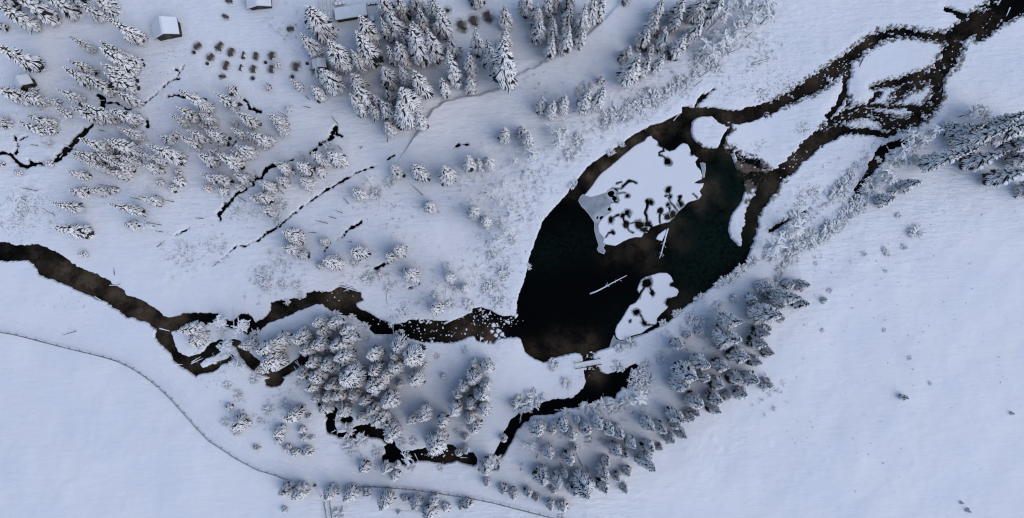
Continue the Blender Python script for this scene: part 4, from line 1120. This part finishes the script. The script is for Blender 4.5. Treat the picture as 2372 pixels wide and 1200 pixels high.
cluster("in the slope wood", "the lakeside path", 1560, 765, [(2,2,"1890,560,170,270 1860,720,220,280 2200,500,200,320 2230,260,150,180 2310,320,130,160,D 2190,670,150,190,D 2150,760,170,180,D 2270,850,120,110,D 1990,870,160,230 2140,930,140,170,D 1440,780,130,130"), (3,2,"310,240,130,180 200,230,120,150,D 130,350,160,320 300,410,120,170 60,430,150,200 40,510,150,160 140,550,80,60,D 0,640,100,110,D 10,840,100,110,D")])
cluster("in the lower slope wood", "the dark pool", 1440, 880, [(2,2,"1630,940,170,230 1830,960,140,180 1490,1030,200,270 1670,1070,130,150 1450,1130,180,170 1800,1130,140,150,D 1960,1080,150,160,D 2080,1080,170,190 2260,1140,120,110,D"), (2,3,"1150,640,170,230 1180,510,140,160,D 1290,530,80,85,D 1160,300,150,200 1290,340,100,150 1410,230,170,210 1430,310,130,150 1370,440,130,115 1480,400,110,140,D 1560,250,120,125,D 1620,220,100,90,D 1590,100,160,150 1770,80,160,160,D 1770,170,140,70,D 2020,30,130,90 1900,60,100,95,D")])
cluster("along the lakeside path", "the footbridge", 1360, 842, [(2,2,"2150,20,110,0,B 2040,100,120,0,B 1950,180,100,0,B 1880,210,90,0,B 1830,245,70,0,B 1640,380,70,0,B 1690,340,70,0,B 2120,370,110,90 1970,365,80,60 1550,695,80,65 1650,660,80,60 1600,560,120,0,B 1680,560,90,0,B 1830,430,90,0,B 1040,770,110,0,B 940,820,90,0,B 1330,585,70,0,B 1450,500,70,0,B 1500,480,60,0,B 2350,240,120,110,B")])
cluster("where the path leaves the lake", "the lake", 1730, 600, [(3,1,"20,1080,200,200,T 70,1150,140,0,B 240,900,190,130,T 200,960,130,0,B 300,800,150,0,B 330,860,100,0,B 430,920,60,0,B 400,1060,120,0,B 280,1100,150,0,B 470,1010,130,0,B 580,930,150,0,B 640,890,140,0,B 700,860,120,0,B 230,1150,110,0,B 560,980,110,0,B 370,1000,90,0,B"), (3,2,"150,110,90,0,B 190,50,80,0,B 240,10,80,0,B 30,240,110,0,B 130,170,70,0,B")])
cluster("along the dark side stream", "the stream's end", 1975, 465, [(3,1,"1300,80,150,130,T 1400,130,150,110,T 1500,40,160,130,T 1380,40,120,90,B 1200,210,160,130,T 1270,190,130,120,T 1260,270,130,0,B 1370,230,150,0,B 1450,120,110,0,B 1060,400,150,110,T 1110,460,130,100,T 1000,470,120,0,B 970,540,150,0,B 920,540,90,0,B 1080,650,140,140 1170,570,80,70 1290,510,140,170 900,690,140,0,B 850,650,120,0,B 840,730,130,0,B 760,780,140,0,B 730,560,130,0,B 650,580,110,0,B 780,460,120,0,B 800,390,80,0,B 850,330,80,0,B 700,500,80,0,B 620,620,80,0,B 1250,740,0.1,0,B 1050,270,60,0,B"), (3,0,"1850,1040,150,130,T 1950,1010,130,110,T 1700,1150,120,0,B 2030,1050,100,0,B")])
cluster("in the leaning corner wood", "the side stream", 2040, 350, [(3,1,"1900,100,180,560 1590,285,160,520 1950,280,180,460 2120,50,190,520 2160,430,170,460 2420,540,170,400 2330,280,170,400,D 1800,30,150,360 2300,140,170,380,D 1700,0,120,200,D"), (3,0,"2130,1120,150,460 2320,1150,170,380 1700,1160,110,140")])
cluster("alone on the empty slope", "the slope wood", 1780, 720, [(3,3,"1265,80,66,110 2265,230,36,60 1800,1045,34,50 1860,1120,44,60"), (3,2,"530,375,65,60 530,655,40,50,B 590,290,50,40,B 1105,110,40,40,B 1100,650,40,50,B 465,40,40,40,B 1325,905,40,40,B 1515,1140,40,40,B"), (3,1,"1400,935,140,0,B 1280,1075,60,0,B 1130,1140,60,0,B 1100,1100,60,0,B 910,1140,50,0,B 1230,785,60,0,B")])
grow()

# ------------------------------------------------------------------ dead trunks: standing poles and lying logs
POLE_SETS = [("in the marsh over the wide river", "the river", 60, 580, (0,1), "350,565,190,530 1095,535,900,500 1590,660,1480,640 1475,875,1340,850 2250,660,2150,590 740,205,640,165 350,150,280,135 1285,640,1190,620 500,780,420,745 1860,815,1790,810 1490,940,1420,925 960,15,900,0 240,655,190,620"),
 ("beside the picnic field and stream", "the tables", 640, 160, (1,0), "260,1070,160,1010 720,1130,660,1065 470,985,400,970 110,785,65,760"),
 ("in the top thicket", "the white log", 1765, 142, (2,0), "1730,275,1880,120 1865,320,1920,240 1645,525,1725,490 1900,495,2020,445 1660,705,1760,640 2080,340,2150,290 1770,280,1800,265 2215,215,2260,190 1610,790,1690,730 990,930,1015,890"),
 ("on the white meadow", "the river", 1000, 750, (1,1), "1500,600,1390,500 760,190,720,140 820,680,770,620 630,860,510,830 765,765,700,740 705,815,635,795 520,945,450,945 850,1030,820,1028 225,590,150,520 950,150,925,175 1180,115,1175,75"),
 ("on the river's snowy spit", "the junction", 370, 750, (0,2), "1045,160,1045,80 690,660,560,700 2000,20,1945,70"),
 ("by the bottom grove", "the fence", 1220, 1182, (2,3), "600,740,530,580 20,770,45,670 160,650,180,590 400,630,415,540 650,780,620,700"),
 ("at the upper wood's foot", "the bank", 1100, 230, (1,0), "1375,310,1320,150 1540,160,1490,40 2165,470,2170,370 460,910,420,870")]
for desc, mark, mx, my, (c, r), s in POLE_SETS:
    lst = []
    m0 = gp(mx, my)
    for x1, y1, x2, y2 in nums(s):
        a = gp(*tp(c, r, x1, y1)); bt = tp(c, r, x2, y2)
        ra = math.hypot(tp(c, r, x1, y1)[0] - NADIR[0], tp(c, r, x1, y1)[1] - NADIR[1]); rb = math.hypot(bt[0] - NADIR[0], bt[1] - NADIR[1])
        h = CAM_H * max(0, 1 - ra / rb)
        h = min(max(h, 0.5), 7.0)
        b = gp(bt[0], bt[1], h)
        lst.append((math.hypot(a[0] - m0[0], a[1] - m0[1]), a, b, h))
    lst.sort(key=lambda q: q[0])
    for n, (_, a, b, h) in enumerate(lst):
        m = MB(); z = zland(*a)
        dx, dy = b[0] - a[0], b[1] - a[1]
        m.tube([(0, 0, -.2), (dx * .5, dy * .5, h * .5), (dx, dy, h)], [.07, .055, .025], 6)
        for k in range(3):
            u = .45 + .17 * k; an = rng.random() * 6.28
            m.tube([(dx * u, dy * u, h * u), (dx * u + .35 * math.cos(an), dy * u + .35 * math.sin(an), h * u + .1)], [.025, .012], 4)
        o = m.build("dead_tree", M_barelog); o.location = (a[0], a[1], z)
        tag(o, f"bare grey dead trunk {desc}, {ORD[n]} from {mark}", "dead tree", f"dead trunks {desc}")
LOGS = [((1548,529),(1529,598),.17,M_whitelog,"white trunk with broken twigs reaching into the lake from the ice",7,-.45),
 ((1367,681),(1453,639),.15,M_whitelog,"long white trunk with twigs at one end floating on the lake",6,-.45),
 ((1561,278),(1575,263),.09,M_whitelog,"short white log at the lake's upper inlet",2,-.4),
 (tp(2,0,2150,585),tp(2,0,2320,540),.2,M_log,"straight snow-capped log lying in open snow below the thicket",2,.1),
 (tp(1,2,1690,595),tp(1,2,1950,478),.2,M_log,"snow-capped trunk with twigs lying along the river's upper bank",9,-.1),
 (tp(1,2,745,250),tp(1,2,935,305),.14,M_log,"long log in the jumble at the river's blunt bay",1,0),
 (tp(1,2,860,255),tp(1,2,775,300),.12,M_log,"log crossing the others in the jumble at the river's bay",1,.15),
 (tp(1,2,820,265),tp(1,2,905,300),.10,M_log,"short log in the jumble at the river's bay",1,.1),
 (tp(1,2,800,235),tp(1,2,840,270),.09,M_log,"stubby log on the bank over the river's bay",0,.1),
 (tp(1,2,555,290),tp(1,2,580,310),.12,M_log,"snowy log end poking from the bank above the river",0,-.1),
 (tp(1,2,330,940),tp(1,2,395,1000),.13,M_log,"snowy log over the narrow stream, beside the big grove",1,.05),
 (tp(1,2,345,925),tp(1,2,380,985),.10,M_log,"thin snowy log crossing the narrow stream by the big grove",1,.2),
 (tp(1,2,320,985),tp(1,2,350,1020),.09,M_log,"short stub in the narrow stream by the big grove",0,0),
 (tp(1,2,860,545),tp(1,2,940,600),.12,M_whitelog,"white log leaning from the big grove into the river",1,.1),
 (tp(1,2,960,770),tp(1,2,1000,890),.06,M_whitelog,"thin pale pole lying in the big grove",1,.1),
 (tp(1,2,1170,235),tp(1,2,1175,415),.09,M_whitelog,"pale straight pole lying on the white meadow above the river bend",2,.05),
 (tp(1,2,1712,255),tp(1,2,1715,330),.06,M_whitelog,"short pale pole beside a spruce on the white meadow",1,.05),
 (tp(1,2,1060,692),tp(1,2,1230,700),.13,M_log,"log lying along the river's lower bank by the grove",1,-.1),
 (tp(1,2,1230,700),tp(1,2,1225,600),.08,M_whitelog,"white stick standing out over the river from the lower bank",2,-.1),
 (tp(0,2,2142,640),tp(0,2,2142,455),.12,M_whitelog,"straight white pole across the river arm by the spit",1,.1),
 (tp(0,2,2195,665),tp(0,2,2300,555),.10,M_whitelog,"slanting white log over the dark arm beside the white pole",2,.1),
 (tp(0,2,1740,960),tp(0,2,1850,910),.13,M_log,"snowy log over the lower arm's bend, outer one of a pair",1,-.1),
 (tp(0,2,1745,945),tp(0,2,1830,895),.11,M_log,"snowy log over the lower arm's bend, inner one of a pair",1,-.05),
 (tp(0,2,1450,635),tp(0,2,1545,662),.15,M_whitelog,"white log lying across the stream at the river junction",0,-.2),
 (tp(0,2,1400,655),tp(0,2,1430,640),.1,M_whitelog,"stubby white log on the bank at the river junction",0,0),
 (tp(0,2,2100,740),tp(0,2,2120,810),.1,M_whitelog,"short white log at the head of the brown stream",0,0),
 (tp(0,2,2100,860),tp(0,2,2170,950),.1,M_log,"log across the small loop of the lower arm",1,0),
 (tp(0,2,1930,660),tp(0,2,1810,660),.11,M_barelog,"dark trunk lying behind the spruce on the spit",1,.15),
 (tp(0,2,850,340),tp(0,2,960,400),.13,M_log,"snowy log lining the wide river's lower bank",3,-.1),
 (tp(0,2,930,380),tp(0,2,1000,430),.11,M_log,"second log lining the wide river's lower bank",2,-.1),
 (tp(0,2,1000,240),tp(0,2,1110,240),.1,M_log,"snowy branch lying across the side channel of the wide river",3,.05),
 (tp(0,2,1600,963),tp(0,2,1660,968),.1,M_whitelog,"short white log on the lower arm's outer bank",0,-.1),
 (tp(2,2,1040,1005),tp(2,2,995,1190),.09,M_whitelog,"long pale pole leaning over the dark pool from the shrubs",4,.3),
 (tp(2,3,640,160),tp(2,3,632,95),.1,M_barelog,"upright stub on the dark pool's lower shore",0,.4),
 (tp(2,3,780,110),tp(2,3,774,35),.1,M_barelog,"taller upright stub beside the dark pool",0,.5),
 (tp(2,3,1000,115),tp(2,3,1110,20),.15,M_whitelog,"thick white log in the shrubs beyond the dark pool",2,.4),
 (tp(2,3,335,195),tp(2,3,385,200),.08,M_log,"short log at the dark pool's lower shore",0,0),
 (tp(2,3,30,235),tp(2,3,15,315),.09,M_whitelog,"white branch hanging over the stream from the round shrubs",3,.2),
 (tp(1,3,1065,745),tp(1,3,1130,525),.1,M_log,"outer pole of the bundle lying by the stream bend",0,.05),
 (tp(1,3,1085,750),tp(1,3,1145,530),.1,M_log,"inner pole of the bundle lying by the stream bend",0,.05),
 (tp(1,3,1055,700),tp(1,3,1110,530),.08,M_log,"short pole of the bundle lying by the stream bend",0,.08),
 (tp(1,3,655,405),tp(1,3,725,375),.09,M_whitelog,"white branch lying over the stream's first bend",2,-.1),
 (tp(1,3,715,420),tp(1,3,720,350),.06,M_whitelog,"thin white stick at the stream's first bend",0,0),
 (tp(1,3,1130,430),tp(1,3,1180,385),.08,M_whitelog,"white stick in the stream between pool and grove",0,-.1),
 (tp(1,3,1420,600),tp(1,3,1460,670),.08,M_whitelog,"curved white branch in the long bottom pool",1,-.3),
 (tp(1,3,1840,636),tp(1,3,1905,640),.1,M_whitelog,"white log lying at the end of the long bottom pool",0,-.3),
 (tp(1,3,1420,520),tp(1,3,1440,460),.06,M_barelog,"bare stick lying between two shrubs above the bottom pool",2,.1),
 (tp(3,0,2260,60),tp(3,0,2226,140),.12,M_whitelog,"white log in the snowy channels of the top corner",0,-.3),
 (tp(3,0,905,520),tp(3,0,860,615),.12,M_barelog,"dark log sticking out of the upper channel's bank",1,0),
 (tp(3,1,1115,150),tp(3,1,1140,215),.08,M_whitelog,"bent white branch over the dark side stream",1,.3),
 (tp(3,0,1340,1070),tp(3,0,1300,1090),.1,M_whitelog,"short white log among the marsh channels",0,-.3),
 (tp(0,1,597,138),tp(0,1,645,172),.12,M_whitelog,"white plank laid across the stream that ends in the lone pool",0,.1),
 (tp(0,1,530,250),tp(0,1,560,215),.09,M_whitelog,"pale stick lying in the stream below the plank",0,-.3),
 (tp(0,0,870,922),tp(0,0,960,917),.08,M_whitelog,"white pole across the small dark pool under the spruces",0,.1),
 (tp(0,1,1440,1075),tp(0,1,1515,1020),.07,M_barelog,"thin curved bare branch on the snow above the river",2,.05),
 (tp(1,1,620,480),tp(1,1,655,530),.09,M_whitelog,"white log across the dotted stream",0,.1),
 (tp(1,1,490,570),tp(1,1,492,640),.1,M_whitelog,"upright white log across the dotted stream lower down",0,.1)]
for (p1, p2, rad, m_, lab, twigs, zz) in LOGS:
    a, b = Vector(gp(*p1)), Vector(gp(*p2))
    d = b - a; L_ = d.length; nrm = Vector((-d.y, d.x)).normalized()
    za = max(zg(a.x, a.y), WATER_Z) if zz < 0 else zland(a.x, a.y); zb = max(zg(b.x, b.y), WATER_Z) if zz < 0 else zland(b.x, b.y)
    zo = zz if zz > 0 else 0.0
    m = MB()
    P = []
    for i in range(6):
        u = i / 5
        q = d * u + nrm * (rng.uniform(-.03, .03) * L_ * .4)
        P.append((q.x, q.y, (zb - za) * u + rad * .7 + zo * u * 1.5))
    m.tube(P, [rad * (1 - .6 * i / 5) for i in range(6)], 7)
    for k in range(twigs):
        u = rng.uniform(.35, .98) if twigs < 8 else rng.uniform(.55, 1.0) if k < twigs - 2 else rng.uniform(.2, .6)
        q = P[min(int(u * 5), 4)]; q2 = P[min(int(u * 5), 4) + 1]; f_ = u * 5 - min(int(u * 5), 4)
        o0 = Vector(q).lerp(Vector(q2), f_)
        sgn = rng.choice((-1, 1)); tl = rng.uniform(.25, .6) * (1 if L_ > 3 else .7)
        e = o0 + Vector((nrm.x * sgn + d.x / L_ * .7, nrm.y * sgn + d.y / L_ * .7, .35)) * tl
        mid_ = o0.lerp(e, .5) + Vector((0, 0, .08))
        m.tube([o0, mid_, e], [rad * .28, rad * .22, rad * .12], 5)
    o = m.build("fallen_trunk", m_, None, True); o.location = (a.x, a.y, za)
    tag(o, lab, "log", "logs lying about the water")

# ------------------------------------------------------------------ snow-capped stones in the shallows
def rock_mesh(seed):
    r = random.Random(seed)
    m = MB(); n = 8
    vs = [(0, 0, .55)]
    for j, (zz, rr) in enumerate(((.45, .45), (.15, .85), (-.25, 1.0))):
        for k in range(n):
            a = 6.283 * k / n + r.uniform(-.2, .2); q = rr * r.uniform(.78, 1.15)
            vs.append((q * math.cos(a), q * math.sin(a), zz + r.uniform(-.06, .06)))
    fs = [(0, 1 + k, 1 + (k + 1) % n) for k in range(n)]
    for j in range(2):
        for k in range(n):
            a = 1 + j * n + k; b = 1 + j * n + (k + 1) % n
            fs.append((a, a + n, b + n, b))
    m.add(vs, fs)
    me = m.mesh("snow_capped_stone", True); me.materials.append(M_rock)
    return me
ROCKS = [rock_mesh(v) for v in range(5)]
SPOTS = [(1165,735,45,28,30,"in the river mouth at the lake"),(1115,740,30,18,22,"in the river mouth at the lake"),(985,765,60,14,26,"in the dark middle river"),(1050,770,30,12,12,"in the dark middle river"),(905,735,30,14,12,"in the river bend by the grove"),
 (1368,852,14,10,14,"under the footbridge"),(1366,828,14,6,8,"under the footbridge"),(790,690,40,12,6,"in the blunt river bay"),(1020,1055,40,10,18,"in the long bottom pool"),(1940,165,60,40,24,"in the upper marsh channel"),(2060,250,60,40,26,"among the marsh channels"),(2150,130,70,60,26,"in the broad marsh channel"),(1830,370,40,50,16,"in the channel past the bog")]
rr = random.Random(4)
for sx, sy, wx_, wy_, n, where in SPOTS:
    done = 0
    for _ in range(n * 12):
        if done >= n: break
        x, y = gp(sx + rr.gauss(0, wx_ * .5), sy + rr.gauss(0, wy_ * .5))
        if zg(x, y) > -.62: continue
        s = rr.uniform(.06, .15) * (1.25 if rr.random() < .15 else 1)
        o = link("snow_capped_stone", ROCKS[rr.randrange(5)], None)
        o.location = (x, y, WATER_Z + s * .15); o.scale = (s, s * rr.uniform(.7, 1.2), s * .9); o.rotation_euler = (0, 0, rr.random() * 6.28)
        tag(o, f"stone with a white snow cap {where}", "stone", f"stones {where}")
        done += 1

# ------------------------------------------------------------------ undergrowth: frosted brush too fine to count
UND = [(1180,480,70,70),(1130,600,60,60),(1150,690,40,40),(1240,400,50,40),(1320,330,50,35),(1480,250,60,40),(1390,280,50,35),(1700,60,70,60),(1640,130,60,50),(1580,200,40,35),(1760,120,40,20),
 (620,640,45,45),(660,600,40,30),(430,590,45,35),(500,570,40,25),(60,490,60,35),(560,480,40,30),(1640,780,60,35),(1560,790,40,25),(1880,490,50,40),(1960,440,50,45),(2040,380,50,40),(1850,560,40,30),(1010,700,50,25),
 (940,660,50,20),(700,900,40,20),(640,960,60,25),(820,1035,40,25),(560,960,40,15),(1480,920,40,40),(1400,960,50,30),(1250,1010,50,25),(1330,1080,60,25),(520,820,30,20),(470,800,30,20),(680,70,50,20),(320,310,60,25),(90,300,60,25),
 (1240,210,60,15),(1090,440,60,25),(900,480,60,20),(540,420,60,25),(1780,900,50,20),(830,640,40,12),(900,620,40,12)]
mu, mf = MB(), MB()
ru = random.Random(31)
for px, py, r_, n_ in UND:
    for _ in range(int(n_ * 1.4)):
        x, y = gp(px + ru.gauss(0, r_ * .55), py + ru.gauss(0, r_ * .5))
        if zg(x, y) < -.3: continue
        z = zg(x, y); sz = ru.uniform(.25, .75)
        for k in range(ru.randint(3, 6)):
            a = ru.random() * 6.283; el = ru.uniform(.3, 1.3); p = Vector((x + ru.uniform(-.2, .2), y + ru.uniform(-.2, .2), z)); P = [p.copy()]
            for _i in range(3):
                a += ru.uniform(-.8, .8); el -= ru.uniform(0, .45)
                p = p + Vector((math.cos(a) * math.cos(el), math.sin(a) * math.cos(el), math.sin(el))) * sz / 3
                P.append(p.copy())
            mu.tube(P, [.022, .018, .013, .008], 3)
            if ru.random() < .75:
                mf.tube([q + Vector((0, 0, .025)) for q in P], [.026, .03, .026, .014], 3)
struct(mu.build("undergrowth", M_twig), 'stuff')
struct(mf.build("undergrowth", M_frost), 'stuff')

# ------------------------------------------------------------------ grass: blades poking through the snow
m = MB()
rg = random.Random(9)
def tuft(x, y, s, n=5):
    z = zg(x, y)
    if z < -.3: return
    for k in range(n):
        a = rg.random() * 6.283; l = s * rg.uniform(.5, 1.1)
        bx, by = x + rg.uniform(-.5, .5) * s, y + rg.uniform(-.5, .5) * s
        tx, ty = bx + math.cos(a) * l * .7, by + math.sin(a) * l * .7
        nx, ny = -math.sin(a) * s * .12, math.cos(a) * s * .12
        m.add([(bx - nx, by - ny, z - .02), (bx + nx, by + ny, z - .02), (tx, ty, z + l * .6)], [(0, 1, 2)])
for px, py, r, v in VEG:
    if r > 130: continue
    for _ in range(int(r * v * 2.4)):
        x, y = gp(px + rg.gauss(0, r * .55), py + rg.gauss(0, r * .45))
        tuft(x, y, rg.uniform(.08, .24))
for _ in range(120):
    tuft(*gp(2372 - 540 * rg.random() ** .8, rg.uniform(480, 1200) if rg.random() < .4 else rg.uniform(480, 900)), rg.uniform(.10, .30), 6)
for _ in range(900):
    tuft(*gp(rg.uniform(0, 1900), rg.uniform(150, 1100)), rg.uniform(.06, .16), 3)
for _ in range(500):
    tuft(*gp(rg.uniform(1880, 2372), rg.uniform(0, 330)), rg.uniform(.06, .16), 3)
ii, jj = np.where((marsh > .25) & (np.abs(Fn) < .45) & (Z > -.32))
for _ in range(3200):
    k = rg.randrange(len(ii))
    tuft(float(gx[ii[k]]) + rg.uniform(-.1, .1), float(gy[jj[k]]) + rg.uniform(-.1, .1), rg.uniform(.10, .26), 4)
g = struct(m.build("grass", M_grass), 'stuff')
